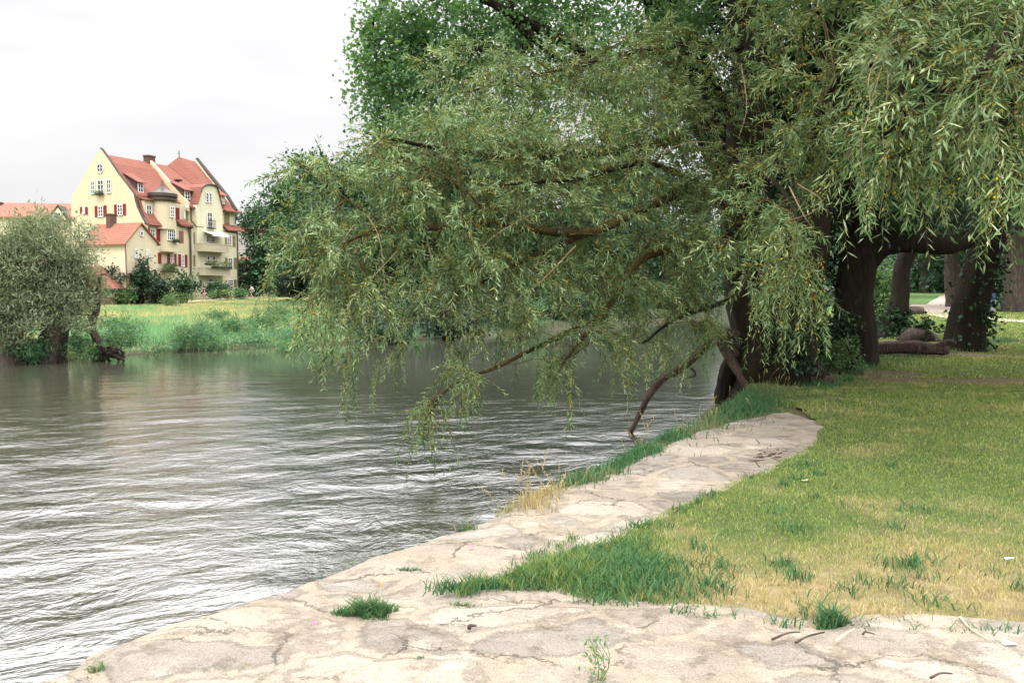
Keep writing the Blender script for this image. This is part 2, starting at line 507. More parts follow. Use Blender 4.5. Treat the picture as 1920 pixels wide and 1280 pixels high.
# ------------------------------------------------------------------ paving (stone quay apron)
inner_px = [(420, 1400), (700, 1330), (1000, 1260), (1200, 1180), (1330, 1130), (1120, 1075), (1130, 1040), (1230, 1000), (1300, 965), (1360, 940), (1480, 880), (1560, 845), (1560, 800), (1480, 775)]
# apron = strip between the quay edge and a line under the turf
edge_ctrl = [A([-4.2, 1.0]), A([-3.2, 2.4])] + [A(p) for p in quay] + [onz(*p, 0)[:2] for p in [(1020, 932), (1095, 902), (1195, 868), (1300, 822), (1395, 797), (1475, 783)]]
E = spline(np.c_[A(edge_ctrl), np.zeros(len(edge_ctrl))], 700)[:, :2]
inner_ctrl = [A([6.5, -.6]), A([6.7, 1.0]), A([6.9, 2.2]), A([7.0, 3.0]), A([7.0, 3.8]), A([6.4, 4.6])] + \
    [onz(*p, 0)[:2] for p in [(1750, 1120), (1500, 1090), (1350, 1060), (1230, 1035), (1260, 985), (1330, 950), (1420, 905), (1500, 865), (1550, 835), (1560, 810)]]
def lenparam(P, n):
    d = np.r_[0, np.cumsum(np.hypot(*np.diff(P, axis=0).T))]
    u = np.linspace(0, d[-1], n)
    return np.c_[np.interp(u, d, P[:, 0]), np.interp(u, d, P[:, 1])]
I_ = spline(np.c_[A(inner_ctrl), np.zeros(len(inner_ctrl))], 700)[:, :2]
E = lenparam(E, 700); I_ = lenparam(I_, 700)
Nrm = np.gradient(E, axis=0); Nrm = norm(np.c_[-Nrm[:, 1], Nrm[:, 0]])      # towards the water
jag = (fbm(np.linspace(0, 70, 700), np.zeros(700), 51, 4) - .5) * .06
E = E + Nrm * (jag[:, None] + .05)
ws = np.r_[np.linspace(0, .12, 14) ** 1.0, np.linspace(.12, 1, 84)[1:]]
rows = []
Hs = lambda P: (fbm(P[:, 0] * 1.3, P[:, 1] * 1.3, 61, 3) - .5) * .05 + (fbm(P[:, 0] * 5, P[:, 1] * 5, 62, 4) - .5) * .03
for zz, off in ((-1.5, -.05), (-.9, .02), (-.5, .0), (-.25, .03), (-.12, .03)):
    rows.append(np.c_[E + Nrm * (off + (fbm(np.linspace(0, 90, 700), np.full(700, zz * 7), 52) - .5) * .07)[:, None], np.full(700, zz)])
for wv in ws:
    P = E * (1 - wv) + I_ * wv
    dist = np.hypot(*(P - E).T)
    z = .012 + np.interp(P[:, 1], *ZN) + (fbm(P[:, 0] * .35, P[:, 1] * .35, 3) - .5) * .10 * np.clip((P[:, 1] - 6) / 8, 0, 1) + .02 * np.clip((P[:, 1] - 6) / 3, 0, 1) + Hs(P) - .03 * np.exp(-dist / .10) - .008 * np.exp(-dist / .5)
    z = z - .05 * inpoly(P, LAWN) * np.clip((pdist(P, LAWN) - .14) / .2, 0, 1)
    rows.append(np.c_[P, z])
PV = A(rows).reshape(-1, 3)
i = np.arange(len(rows) - 1)[:, None] * 700 + np.arange(699)[None, :]
quads = np.stack([i, i + 700, i + 701, i + 1], -1).reshape(-1, 4)
n = NT('stone_paving')
crw = n.node('ShaderNodeVectorMath', operation='MULTIPLY_ADD'); n.link(n.noise(6, 6, .7, None, 0, 'Color'), crw.inputs[0]); crw.inputs[1].default_value = (.28, .28, 0); n.link(n.pos(), crw.inputs[2])
P2 = n.node('ShaderNodeVectorMath', operation='MULTIPLY_ADD'); n.link(n.noise(1.6, 4, .6, None, 0, 'Color'), P2.inputs[0]); P2.inputs[1].default_value = (.35, .35, 0); n.link(n.pos(), P2.inputs[2])
mv = n.mapped(P2.outputs[0], (1.5, 2.4, 0), (0, 0, R(25)))
ve = n.node('ShaderNodeTexVoronoi', feature='DISTANCE_TO_EDGE'); n.link(mv, ve.inputs['Vector']); ve.inputs['Scale'].default_value = 1
vc = n.node('ShaderNodeTexVoronoi', feature='F1'); n.link(mv, vc.inputs['Vector']); vc.inputs['Scale'].default_value = 1
sepc = n.node('ShaderNodeSeparateColor'); n.link(vc.outputs['Color'], sepc.inputs[0])
stone = n.ramp(sepc.outputs[0], [(0, (.17, .168, .165)), (.32, (.26, .245, .225)), (.45, (.20, .197, .193)), (.62, (.48, .445, .385)), (.8, (.40, .35, .28)), (1, (.205, .20, .195))])
fine = n.noise(30, 8, .7); med = n.noise(5, 6, .65); big = n.noise(.9, 5, .6)
stone = n.mix(n.ramp(fine, [(.35, (0, 0, 0)), (.7, (1, 1, 1))]), n.mix(1.0, stone, (.74, .72, .70), 'MULTIPLY'), stone)
sand = n.mix(med, (.255, .213, .163), (.385, .335, .27))
cover = n.ramp(n.math('ADD', n.math('MULTIPLY', big, .7), n.math('MULTIPLY', med, .45)), [(.53, (0, 0, 0)), (.68, (1, 1, 1))])
joint = n.ramp(n.math('ADD', ve.outputs['Distance'], n.math('MULTIPLY', n.math('SUBTRACT', n.noise(8, 6, .75), .5), .30)), [(.03, (1, 1, 1)), (.075, (0, 0, 0))])
smk = n.math('MULTIPLY', n.ramp(n.math('ADD', ve.outputs['Distance'], n.math('MULTIPLY', n.math('SUBTRACT', n.noise(7, 7, .75), .5), .42)), [(.05, (0, 0, 0)), (.12, (1, 1, 1))]), n.ramp(sepc.outputs[1], [(.05, (.4, .4, .4)), (.3, (1, 1, 1))]))
c = n.mix(n.math('MULTIPLY', n.math('MULTIPLY', smk, n.math('SUBTRACT', 1.0, n.math('MULTIPLY', cover, .45))), .65), sand, stone)
dk = n.ramp(n.noise(3.3, 8, .75), [(.56, (0, 0, 0)), (.74, (1, 1, 1))])
c = n.mix(n.math('MULTIPLY', dk, .8), c, (.15, .115, .08))
wh = n.ramp(n.noise(2.3, 7, .7, n.mapped(n.pos(), (1, 1.6, 1), (0, 0, .4), (7, 3, 0))), [(.55, (0, 0, 0)), (.66, (1, 1, 1))])
c = n.mix(n.math('MULTIPLY', wh, .6), c, (.47, .43, .36))
spk = n.ramp(n.noise(55, 3, .8), [(.30, (1, 1, 1)), (.40, (0, 0, 0))])
c = n.mix(n.math('MULTIPLY', spk, .55), c, (.13, .10, .075))
crk = n.node('ShaderNodeTexVoronoi', feature='DISTANCE_TO_EDGE'); crk.inputs['Scale'].default_value = 1.1
n.link(n.mapped(crw.outputs[0], (1, 1.8, 0), (0, 0, R(-10)), (3.1, 4.2, 0)), crk.inputs['Vector'])
cf = n.math('MULTIPLY', n.ramp(crk.outputs['Distance'], [(.002, (1, 1, 1)), (.009, (0, 0, 0))]), n.ramp(n.noise(1.7, 3), [(.48, (0, 0, 0)), (.58, (1, 1, 1))]))
big2 = n.ramp(n.noise(.75, 7, .7, n.mapped(n.pos(), (1, 1.3, 1), (0, 0, .9), (2, 9, 0))), [(.50, (0, 0, 0)), (.66, (1, 1, 1))])
c = n.mix(n.math('MULTIPLY', big2, .5), c, n.mix(1.0, c, (.50, .46, .42), 'MULTIPLY'))
grit = n.ramp(n.noise(120, 2, .9), [(.33, (.62, .60, .58)), (.5, (1, 1, 1)), (.68, (1.25, 1.22, 1.18))])
c = n.mix(1.0, c, grit, 'MULTIPLY')
c = n.mix(n.math('MULTIPLY', cf, .35), c, (.13, .10, .075))
# wet and weedy foot of the quay wall
sz = n.node('ShaderNodeSeparateXYZ'); n.link(n.pos(), sz.inputs[0])
c = n.mix(n.ramp(n.math('MULTIPLY_ADD', sz.outputs['Z'], 1.0, .6), [(.0, (1, 1, 1)), (.45, (0, 0, 0))]), c, (.07, .065, .045))
hgt = n.math('ADD', n.math('MULTIPLY', med, .5), n.math('ADD', n.math('MULTIPLY', fine, .25), n.math('ADD', n.math('MULTIPLY', smk, .25), n.math('ADD', n.math('MULTIPLY', dk, -.3), n.math('MULTIPLY', cf, -.5)))))
PAVE = n.fin(c, .92, .2, n.bump(hgt, .9, .05))
build('paving', PV, quads, PAVE, smooth=True)['kind'] = 'structure'

# ------------------------------------------------------------------ grass blades
def blades(name, P, H, Wd, dry, m, lean=.5, seg=2, parent=None):
    n_ = len(P)
    az = rng.uniform(0, 2 * math.pi, n_)
    S = np.c_[np.cos(az), np.sin(az), np.zeros(n_)]
    la = rng.uniform(0, 2 * math.pi, n_)
    Ld = np.c_[np.cos(la), np.sin(la), np.zeros(n_)] * (rng.uniform(.1, 1, n_) * lean * H)[:, None]
    up = np.c_[np.zeros(n_), np.zeros(n_), H]
    w2 = (Wd / 2)[:, None]
    if seg == 2:
        a = P - S * w2; b = P + S * w2
        mid = P + up * .55 + Ld * .3
        c_ = mid + S * w2 * .75; d = mid - S * w2 * .75
        t = P + up * rng.uniform(.8, 1, n_)[:, None] + Ld
        V = np.stack([a, b, c_, d, t], 1).reshape(-1, 3)
        k = np.arange(n_) * 5
        T = np.stack([np.c_[k, k + 1, k + 2], np.c_[k, k + 2, k + 3], np.c_[k + 3, k + 2, k + 4]], 1).reshape(-1, 3)
        r = 5
    else:
        V = np.stack([P - S * w2, P + S * w2, P + up + Ld], 1).reshape(-1, 3)
        T = np.arange(n_ * 3).reshape(-1, 3); r = 3
    return build(name, V, T, m, parent, attr={'tone': np.repeat(dry, r), 'rnd': np.repeat(rng.random(n_), r)})

def m_grass(name, green1, green2, dry1, dry2, trans=.3):
    n = NT(name)
    t = n.attr('tone'); r = n.attr('rnd')
    c = n.mix(t, n.mix(r, green1, green2), n.mix(r, dry1, dry2))
    n.fin(c, .6, .25)
    tr = n.node('ShaderNodeBsdfTranslucent'); n.link(c, tr.inputs['Color'])
    ms = n.node('ShaderNodeMixShader'); ms.inputs[0].default_value = trans
    n.link(n.b.outputs[0], ms.inputs[1]); n.link(tr.outputs[0], ms.inputs[2]); n.link(ms.outputs[0], n.out.inputs['Surface'])
    return n.m
LAWN_M = m_grass('lawn_grass', (.085, .20, .045), (.30, .375, .075), (.40, .36, .10), (.64, .51, .30))
TALL_M = m_grass('tall_grass', (.035, .125, .045), (.085, .20, .075), (.40, .31, .13), (.56, .44, .22))
MEAD_M = m_grass('meadow_grass', (.11, .30, .14), (.22, .38, .17), (.52, .44, .15), (.68, .52, .24))

def sample(poly, n_, ymin, ymax, xmin, xmax):
    P = np.c_[rng.uniform(xmin, xmax, n_), rng.uniform(ymin, ymax, n_)]
    return P[inpoly(P, poly)]
def dryness(P):
    """0 green .. 1 parched; and the lush tuft at the tip of the lawn"""
    nf = fbm(P[:, 0] * .55, P[:, 1] * .8, 71); nm_ = fbm(P[:, 0] * 2.6, P[:, 1] * 2.6, 72)
    ed = pdist(P, LAWN[8:26])
    tuft = np.exp(-((P[:, 0] - .38) / .48) ** 2 - ((P[:, 1] - 5.05) / .42) ** 2) + np.exp(-((P[:, 0] + .15) / .5) ** 2 - ((P[:, 1] - 4.75) / .22) ** 2)
    dry = .95 * np.exp(-((P[:, 1] - 4.45) / .8) ** 2) * np.clip((P[:, 0] - .3) / .8, 0, 1) + .26 * np.exp(-((P[:, 1] - 6.0) / 1.8) ** 2) - .10 + .22 * np.clip((P[:, 1] - 9) / 4, 0, 1) + (nf - .5) * 1.0 + (nm_ - .5) * 1.5
    side = np.clip(1 - ed / .3, 0, 1) * (P[:, 1] > 5.4)
    return np.clip(dry - tuft * 1.1 - side * .6, 0, 1), np.clip(tuft, 0, 1), side, nm_
LAWNR = LAWN.copy()
LAWNR = lenparam(np.vstack([LAWN[0:27], LAWN[27:], LAWN[:1]]), 6000)
jn = np.c_[fbm(np.arange(6000) * .11, np.zeros(6000), 55) - .5, fbm(np.arange(6000) * .11, np.zeros(6000) + 9, 56) - .5]
LAWNR = LAWNR + jn * .22
def base_z(P):
    return np.interp(P[:, 1], *ZN) + (fbm(P[:, 0] * .35, P[:, 1] * .35, 3) - .5) * .10 * np.clip((P[:, 1] - 6) / 8, 0, 1)
def turf_z(P):
    e_ = pdist(P, LAWNR[::40])
    return base_z(P) + .008 + (.02 + .02 * np.clip((P[:, 1] - 6) / 3, 0, 1)) * (1 - np.exp(-e_ / .22)) - .05 * np.exp(-e_ / .05) + (fbm(P[:, 0] * 2, P[:, 1] * 2, 57) - .5) * .03 + .03 * np.clip((P[:, 1] - 6) / 3, 0, 1)
tx = axis(-.9, 9.5, [(20, .045)]); ty = axis(3.5, 13.2, [(20, .045)])
XX, YY = np.meshgrid(tx, ty); TP = np.c_[XX.ravel(), YY.ravel()]
inside = inpoly(TP, LAWNR[::8])
TZ = np.where(inside, turf_z(TP), base_z(TP) - .05)
dry_, tf_, sd_, nm2 = dryness(TP)
f2 = fbm(TP[:, 0] * 7, TP[:, 1] * 7, 58)[:, None]
TC = A([.085, .12, .045]) * (1 - dry_[:, None]) + A([.33, .26, .145]) * dry_[:, None]
edge_ = np.clip(1 - pdist(TP, LAWNR[::40]) / .09, 0, 1)[:, None] * (TP[:, 1] < 7)[:, None]
TC = TC * (1 - edge_) + A([.17, .13, .085]) * edge_
TC = TC * (.65 + .35 * f2) * (1 - .35 * (f2 > .6) * dry_[:, None])
nx = len(tx); i = np.arange(len(ty) - 1)[:, None] * nx + np.arange(nx - 1)[None, :]
quads = np.stack([i, i + 1, i + nx + 1, i + nx], -1).reshape(-1, 4)
quads = quads[inside[quads].all(1)]
build('lawn', np.c_[TP, TZ], quads, GROUND, attr={'Col': TC}, smooth=True)['kind'] = 'structure'
Ps, Hs_, Ws_, Ds_ = [], [], [], []
for (y0, y1, dens, h0, wd) in ((3.8, 5.6, 7000, .038, .0045), (5.6, 7.5, 4600, .034, .0055), (7.5, 10.5, 2600, .036, .0078), (10.5, 15, 1300, .048, .012), (15, 24, 520, .055, .022), (24, 42, 150, .07, .045)):
    xm = y1 * .62 + 1
    x0 = -1.2 if y0 < 9 else 2.0
    P = sample(LAWNR[::8], int(dens * (y1 - y0) * (xm - x0)), y0, y1, x0, xm)
    dry, tuft, side, nm_ = dryness(P)
    ns = fbm(P[:, 0] * 9, P[:, 1] * 9, 73)
    dry = np.clip(dry + (rng.random(len(P)) - .5) * .95, 0, 1)
    keep = rng.random(len(P)) > (.15 * dry + dirt_mask(P) * .93 + np.clip((ns - .60) * 4, 0, .8) * (dry > .35))
    hs = h0 * rng.uniform(.45, 1.25, len(P)) * (1 + 1.3 * tuft + .8 * side) * (.55 + .9 * nm_) * (1 - .1 * dry)
    P, dry, hs = P[keep], dry[keep], hs[keep]
    Ps.append(np.c_[P, np.where(P[:, 1] < 13, turf_z(P), gz(P)) - .004]); Hs_.append(hs); Ds_.append(dry); Ws_.append(np.full(len(P), wd) * rng.uniform(.6, 1.3, len(P)))
P, H_, D_, W_ = map(np.concatenate, (Ps, Hs_, Ds_, Ws_))
print('lawn blades', len(P))
tag(blades('lawn_grass', P, H_, W_, D_, LAWN_M, .9, 2), 'mown lawn grass, green in the middle and parched beside the paving', 'grass', kind='stuff')

# coarser leaves: lush tip of the lawn and scattered green clumps in the parched band
cl = []
for k in range(420):
    c0 = A([rng.uniform(-.5, 4.2), rng.uniform(4.1, 8.5)])
    d_, tf_1, _, _ = dryness(c0[None])
    w_ = rng.random()
    if w_ > .15 + .95 * tf_1[0] + .35 * (c0[1] < 5.4): continue
    n_ = rng.integers(10, 55)
    cl.append(np.c_[c0 + rng.normal(size=(n_, 2)) * rng.uniform(.02, .09)])
for k in range(150):
    c0 = A([.38 + rng.normal() * .34, 5.02 + rng.normal() * .26]); cl.append(c0 + rng.normal(size=(int(rng.integers(30, 70)), 2)) * .06)
P = np.vstack(cl); P = P[inpoly(P, LAWNR[::8])]
for (px, py) in [(815, 1122), (835, 1116), (858, 1110), (882, 1104), (905, 1100), (930, 1096), (955, 1088), (975, 1078), (985, 1066), (1000, 1052), (1020, 1042), (1050, 1030), (1085, 1015), (870, 1118), (900, 1110), (940, 1104), (1280, 960), (1330, 935), (1400, 900), (1200, 990), (1150, 1000), (1110, 1130), (1160, 1133), (1210, 1133), (1290, 1150), (1390, 1160), (1470, 1170), (1640, 1178), (1720, 1180), (1800, 1186), (1880, 1190)]:
    n_ = rng.integers(12, 60); P = np.vstack([P, onz(px, py, .0)[:2] + rng.normal(size=(n_, 2)) * A([.05, .03])])
tag(blades('lawn_weeds', np.c_[P, turf_z(P) - .004], rng.uniform(.03, .10, len(P)), rng.uniform(.005, .011, len(P)), np.clip(rng.random(len(P)) - .78, 0, 1), TALL_M, 1.2, 2), 'coarse dark green grass and weeds mixed into the lower lawn', 'grass', kind='stuff')

# tall grass along the water's edge of the near bank
def fringe(ctrl, n_, spread, h, wd, dryp, Y=None):
    L = lenparam(A(ctrl), 400)
    k = rng.integers(0, 399, n_)
    P = L[k] + rng.normal(size=(n_, 2)) * spread
    P = P[rng.random(n_) < np.clip((fbm(P[:, 0] * 2.2, P[:, 1] * 2.2, 83) - .3) * 4, .12, 1)]
    return P
fr = []
bankline = [onz(*p, 0)[:2] for p in [(955, 965), (1020, 930), (1095, 897), (1195, 858), (1300, 812), (1390, 785), (1470, 762), (1560, 735), (1620, 712)]]
P = fringe(bankline, 7000, .11, 0, 0, 0)
P2_ = fringe([onz(*p, 0)[:2] for p in [(1180, 855), (1300, 806), (1380, 768), (1440, 748), (1540, 732), (1610, 710), (1700, 690), (1900, 662)]], 10000, .30, 0, 0, 0)
P3_ = fringe([onz(*p, 0)[:2] for p in [(1370, 780), (1430, 755), (1500, 748)]], 4500, .30, 0, 0, 0)
P = np.vstack([P, P2_, P3_])
sdist = pdist(P, A(edge_ctrl)[2:])
riv = inpoly(P, poly)
P = P[(~riv) | (pdist(P, NB) < .45)]
z = gz(P)
Pz = np.c_[P, np.maximum(z, WZ - .02)]
lift = (P[:, 1] < 6.4)
Hh = rng.uniform(.04, .15, len(P)) * (.7 + .8 * fbm(P[:, 0] * 1.5, P[:, 1] * 1.5, 81))
Hh[P[:, 1] > 8] *= .9
dry = np.clip((fbm(P[:, 0] * 1.2, P[:, 1] * 1.2, 82) - .5) * 1.6 + (rng.random(len(P)) - .62) * .8, 0, 1)
dry = np.clip(dry + .9 * np.exp(-((P[:, 0] - .2) / .35) ** 2) * (P[:, 1] < 7.2), 0, 1)
tag(blades('bank_grass', Pz, Hh, rng.uniform(.006, .014, len(P)), dry, TALL_M, 1.0, 2), 'tall uncut grass fringing the near river bank beside the paving', 'grass', kind='stuff')
# seed-head stalks
def stalks(name, pts, hgt, m, label, group=None):
    pts = A(pts); n_ = len(pts)
    t = np.linspace(0, 1, 6)[None, :, None]
    ln = rng.normal(size=(n_, 1, 3)) * A([.25, .25, 0]); ln[..., 2] = 0
    P = pts[:, None, :] + A([0, 0, 1]) * hgt[:, None, None] * t * (1 - .12 * t) + ln * hgt[:, None, None] * t ** 2
    V, Q = tubes_np(P, np.full(n_, .0022), np.full(n_, .0012))
    # seeds at the top
    K = 14
    ts = np.linspace(.72, 1, K)
    base = pts[:, None, :] + A([0, 0, 1]) * hgt[:, None, None] * ts[None, :, None] * (1 - .12 * ts[None, :, None]) + ln * hgt[:, None, None] * ts[None, :, None] ** 2
    base = base.reshape(-1, 3)
    D = norm(rng.normal(size=base.shape) * .6 + A([0, 0, 1.]))
    S = norm(np.cross(D, rand_dirs(len(D))))
    V2, T2 = leaf_mesh(base, D, S, np.full(len(base), .022), np.full(len(base), .006))
    return build(name, np.vstack([V, V2]), [Q, T2 + len(V)], m, attr={'tone': np.ones(len(V) + len(V2)), 'rnd': np.repeat(rng.random(1), len(V) + len(V2))})
sp = []
for (px, py, n_, s) in ((985, 955, 22, .14), (1010, 940, 14, .16), (1250, 830, 12, .25), (1330, 800, 12, .25), (1180, 862, 6, .2), (1430, 750, 14, .25), (1480, 745, 8, .2)):
    c0 = onz(px, py, 0)[:2]
    n_ = int(n_ * .6)
    sp.append(np.c_[c0 + rng.normal(size=(n_, 2)) * s])
sp = np.vstack(sp); spz = np.c_[sp, np.maximum(gz(sp), WZ)]
spz[:, 2] = np.where(sp[:, 1] < 6.6, np.maximum(spz[:, 2], -.05), spz[:, 2])
tag(stalks('seed_stalks', spz, rng.uniform(.22, .50, len(sp)), TALL_M, ''), 'straw coloured flowering grass stalks rising from the bank fringe', 'grass', kind='stuff')

# tufts on the paving: each one a thing
def tuft(px, py, rx, ry, n_, h, label, dryp=.15, name='grass_tuft'):
    c0 = onz(px, py, 0)
    t = empty(name, c0, label, 'grass tuft', 'grass tufts growing in the paving')
    an_ = rng.uniform(0, 6.283, n_); P = c0[None, :2] + np.c_[np.cos(an_), np.sin(an_)] * (rng.random((n_, 1)) ** .6 * (.75 + .35 * np.sin(an_ * 3 + px)[:, None])) * A([rx, ry])
    Pz = np.c_[P, np.full(n_, -.01)]
    rr_ = np.hypot((P[:, 0] - c0[0]) / rx, (P[:, 1] - c0[1]) / ry)
    blades('blades', Pz, h * rng.uniform(.3, 1.45, n_) * (1.15 - .75 * rr_), rng.uniform(.005, .011, n_), np.clip(rng.random(n_) - 1 + dryp * 2, 0, 1), TALL_M, 1.3, 2, t)
    return t
tuft(690, 1150, .19, .10, 900, .085, 'bushy green grass tuft on the paving, the biggest standing alone')
tuft(764, 1070, .15, .05, 160, .035, 'flat small grass tuft on the paving between river edge and lawn tip')
tuft(182, 1258, .05, .07, 60, .05, 'thin upright grass tuft near the river end of the paving', .3)
tuft(460, 1253, .08, .03, 50, .03, 'dry yellowish grass tuft in the lower paving', .6)
tuft(503, 1271, .07, .03, 60, .03, 'low green grass tuft at the bottom edge of the picture', .2)
tuft(793, 1236, .05, .03, 40, .03, 'tiny two leaved grass tuft in a crack of the paving', .1)
tuft(868, 1138, .16, .04, 260, .035, 'strip of ragged grass just below the tip of the lawn', .3)
tuft(1560, 1172, .12, .06, 260, .12, 'spiky upright grass tuft at the lower lawn border', .1)
tuft(1330, 1160, .10, .05, 90, .05, 'small leafy tuft on bare soil below the lawn border', .1)
tuft(880, 992, .14, .05, 50, .06, 'sparse grass tuft hanging over the quay edge', .3)
tuft(720, 1097, .10, .03, 60, .02, 'withered flat grass tuft between two green tufts', .8)

# ------------------------------------------------------------------ trees: willow with hanging shoots
def shoots(p0, d0, L, gv, K, ll, lw, ystrength):
    M = len(p0)
    t = np.linspace(.08, 1, K)[None, :] + rng.normal(size=(M, K)) * .012
    down = A([0, 0, -1.])
    pos = p0[:, None] + d0[:, None] * (L[:, None] * t)[..., None] + down * (L[:, None] * gv[:, None] * t ** 2)[..., None]
    tan = norm(d0[:, None] + down * (2 * gv[:, None] * t)[..., None])
    e1 = norm(np.cross(tan, rand_dirs(M)[:, None])); e2 = np.cross(tan, e1)
    ph = rng.uniform(0, 6.28, (M, 1)) + np.arange(K)[None] * 2.4 + rng.normal(size=(M, K)) * .3
    perp = e1 * np.cos(ph)[..., None] + e2 * np.sin(ph)[..., None]
    D = norm(tan * .78 + perp * .72 + down * .08 + rng.normal(size=(M, K, 3)) * .22)
    S = norm(np.cross(D, perp + rng.normal(size=(M, K, 3)) * .5))
    yel = rng.random((M, 1)) < ystrength[:, None]
    isy = yel & (rng.random((M, K)) < .55) & (t < .8)
    Lf = ll * (.55 + .6 * np.sin(np.pi * np.clip(t, 0, 1) * .85)) * rng.uniform(.75, 1.2, (M, K))
    Wf = lw * rng.uniform(.8, 1.2, (M, K)) * np.ones_like(Lf)
    Lf = np.where(isy, .038, Lf); Wf = np.where(isy, .015, Wf)
    tone = np.clip(rng.random((M, 1)) ** 1.3 * .75 + rng.random((M, K)) * .32 - .08, 0, .9)
    tone = np.where(isy, rng.uniform(.92, 1, (M, K)), tone)
    V, T = leaf_mesh(pos.reshape(-1, 3), D.reshape(-1, 3), S.reshape(-1, 3), Lf.ravel(), Wf.ravel(), .42, .12, .06)
    ts = np.linspace(0, 1, 5)[None, :, None]
    SP = p0[:, None] + d0[:, None] * L[:, None, None] * ts + down * L[:, None, None] * gv[:, None, None] * ts ** 2
    V2, Q2 = tubes_np(SP, np.full(M, .0033), np.full(M, .0014))
    return V, T, np.repeat(tone.ravel(), 4), V2, Q2

def willow_growth(limbs, pads, dens=1.0, ll=.098, lw=.0155, yel=.62):
    """sub-branches from limbs to points inside pads, leafy shoots along them"""
    nodes = np.vstack([spline([at(*p) for p in l], 24)[8:] for l in limbs])
    B0, B1, B2, K_s, dr, lm = [], [], [], [], [], []
    for (px, py, Y, rx, ry, rY, *opt) in pads:
        o_ = opt[0] if opt else {}
        c = at(px, py, Y); k = Y / F
        area = math.pi * rx * ry
        nb = max(3, int(area / 2600 * dens * o_.get('d', 1)))
        u = rand_dirs(nb) * rng.random((nb, 1)) ** .42
        tg = c + u * A([rx * k, rY, ry * k])
        dd = np.linalg.norm(nodes - c, axis=1)
        near = np.argsort(dd)[:10]
        an = nodes[near[rng.integers(0, len(near), nb)]]
        dist = np.linalg.norm(tg - an, axis=1)[:, None]
        mid = (an + tg) / 2 + A([0, 0, .22]) * dist + rng.normal(size=(nb, 3)) * .1 * dist
        B0.append(an); B1.append(mid); B2.append(tg)
        ns = int(o_.get('ns', 11))
        K_s.append(np.full(nb, ns)); dr.append(np.full(nb, o_.get('droop', .14))); lm.append(np.full(nb, o_.get('L', .40)))
    B0, B1, B2 = map(np.vstack, (B0, B1, B2)); K_s, dr, lm = map(np.concatenate, (K_s, dr, lm))
    t = np.linspace(0, 1, 9)[None, :, None]
    BP = B0[:, None] * (1 - t) ** 2 + 2 * B1[:, None] * t * (1 - t) + B2[:, None] * t ** 2
    BP = BP + np.cumsum(rng.normal(size=BP.shape) * .018, axis=1)
    VB, QB = tubes_np(BP, rng.uniform(.005, .012, len(BP)), np.full(len(BP), .003), 5)
    rep = np.repeat(np.arange(len(BP)), K_s)
    tt = rng.uniform(.42, 1.0, len(rep))
    f = tt * 8; i0 = np.clip(f.astype(int), 0, 7); u = (f - i0)[:, None]
    p0 = BP[rep, i0] * (1 - u) + BP[rep, i0 + 1] * u
    tan = norm(BP[rep, i0 + 1] - BP[rep, i0])
    d0 = norm(tan * .75 + rng.normal(size=tan.shape) * .6 + A([0, 0, -.03]))
    L = lm[rep] * rng.uniform(.55, 1.4, len(rep))
    gvv = dr[rep] * rng.uniform(.4, 1.5, len(rep))
    V, T, tone, V2, Q2 = shoots(p0, d0, L, gvv, 22, ll, lw, np.full(len(rep), yel))
    return (V, T, tone), (np.vstack([VB, V2]), np.vstack([QB, Q2 + len(VB)]) if QB.shape[1] == Q2.shape[1] else None, VB, QB, V2, Q2)

def strands(lst, yel=.5, ll=.085, lw=.014):
    """long hanging shoots: (x0, y0, x1, y1, Y)"""
    p0 = A([at(a, b, Y) for a, b, c_, d, Y in lst]); p1 = A([at(c_, d, Y + rng.normal() * .15) for a, b, c_, d, Y in lst])
    v = p1 - p0; L = np.linalg.norm(v, axis=1)
    d0 = norm(v + A([0, 0, .35]) * L[:, None] + rng.normal(size=v.shape) * .12 * L[:, None])
    gv = np.full(len(L), .33)
    return shoots(p0, d0, L, gv, 46, ll, lw, np.full(len(L), yel))

def limb_mb(mb, pts, r0, r1, n=22, sides=9, wob=.03, lump=.12, seed=0):
    P = spline([at(*p) for p in pts], n)
    P = P + np.cumsum(rng.normal(size=P.shape), axis=0) * wob * .35 * np.linspace(0, 1, n)[:, None]
    V, Fc = tube(P, np.linspace(r0, r1, n) , sides, lump, seed)
    mb.add(V, Fc)
    return P

def trunk_mb(mb, pts, radii, n=40, sides=18, lump=.16, seed=0):
    P = spline(pts, n)
    r = np.interp(np.linspace(0, 1, n), np.linspace(0, 1, len(radii)), radii)
    V, Fc = tube(P, r, sides, lump, seed)
    mb.add(V, Fc)
    return P

def gp(px, Y):
    """terrain point at depth Y below pixel column px"""
    X = (px - 960) / F * Y
    return A([X, Y, gz([[X, Y]])[0]])

# --- the big willow leaning over the river
wroot = gp(1450, 15.0)
WIL = empty('willow_tree', wroot, 'big grey green willow on the near bank with long limbs drooping over the river', 'tree', 'willows on the near bank')
mb = MB()
trunk_mb(mb, [wroot + A([.05, 0, -.35]), wroot + A([0, 0, .12]), at(1440, 650, 15), at(1405, 540, 15), at(1392, 450, 15), at(1400, 330, 15), at(1408, 200, 15), at(1402, 50, 15.2), at(1385, -150, 15.5), at(1360, -380, 16)],
         [1.05, .78, .55, .42, .40, .38, .36, .32, .24, .12], 46, 22, .2, 3)
# second stem of the same stool
trunk_mb(mb, [wroot + A([.35, .4, -.3]), at(1490, 640, 15.6), at(1510, 540, 15.8), at(1530, 420, 16), at(1545, 280, 16.3), at(1560, 100, 16.5), at(1580, -120, 17)], [.55, .38, .30, .28, .24, .2, .1], 34, 16, .18, 8)
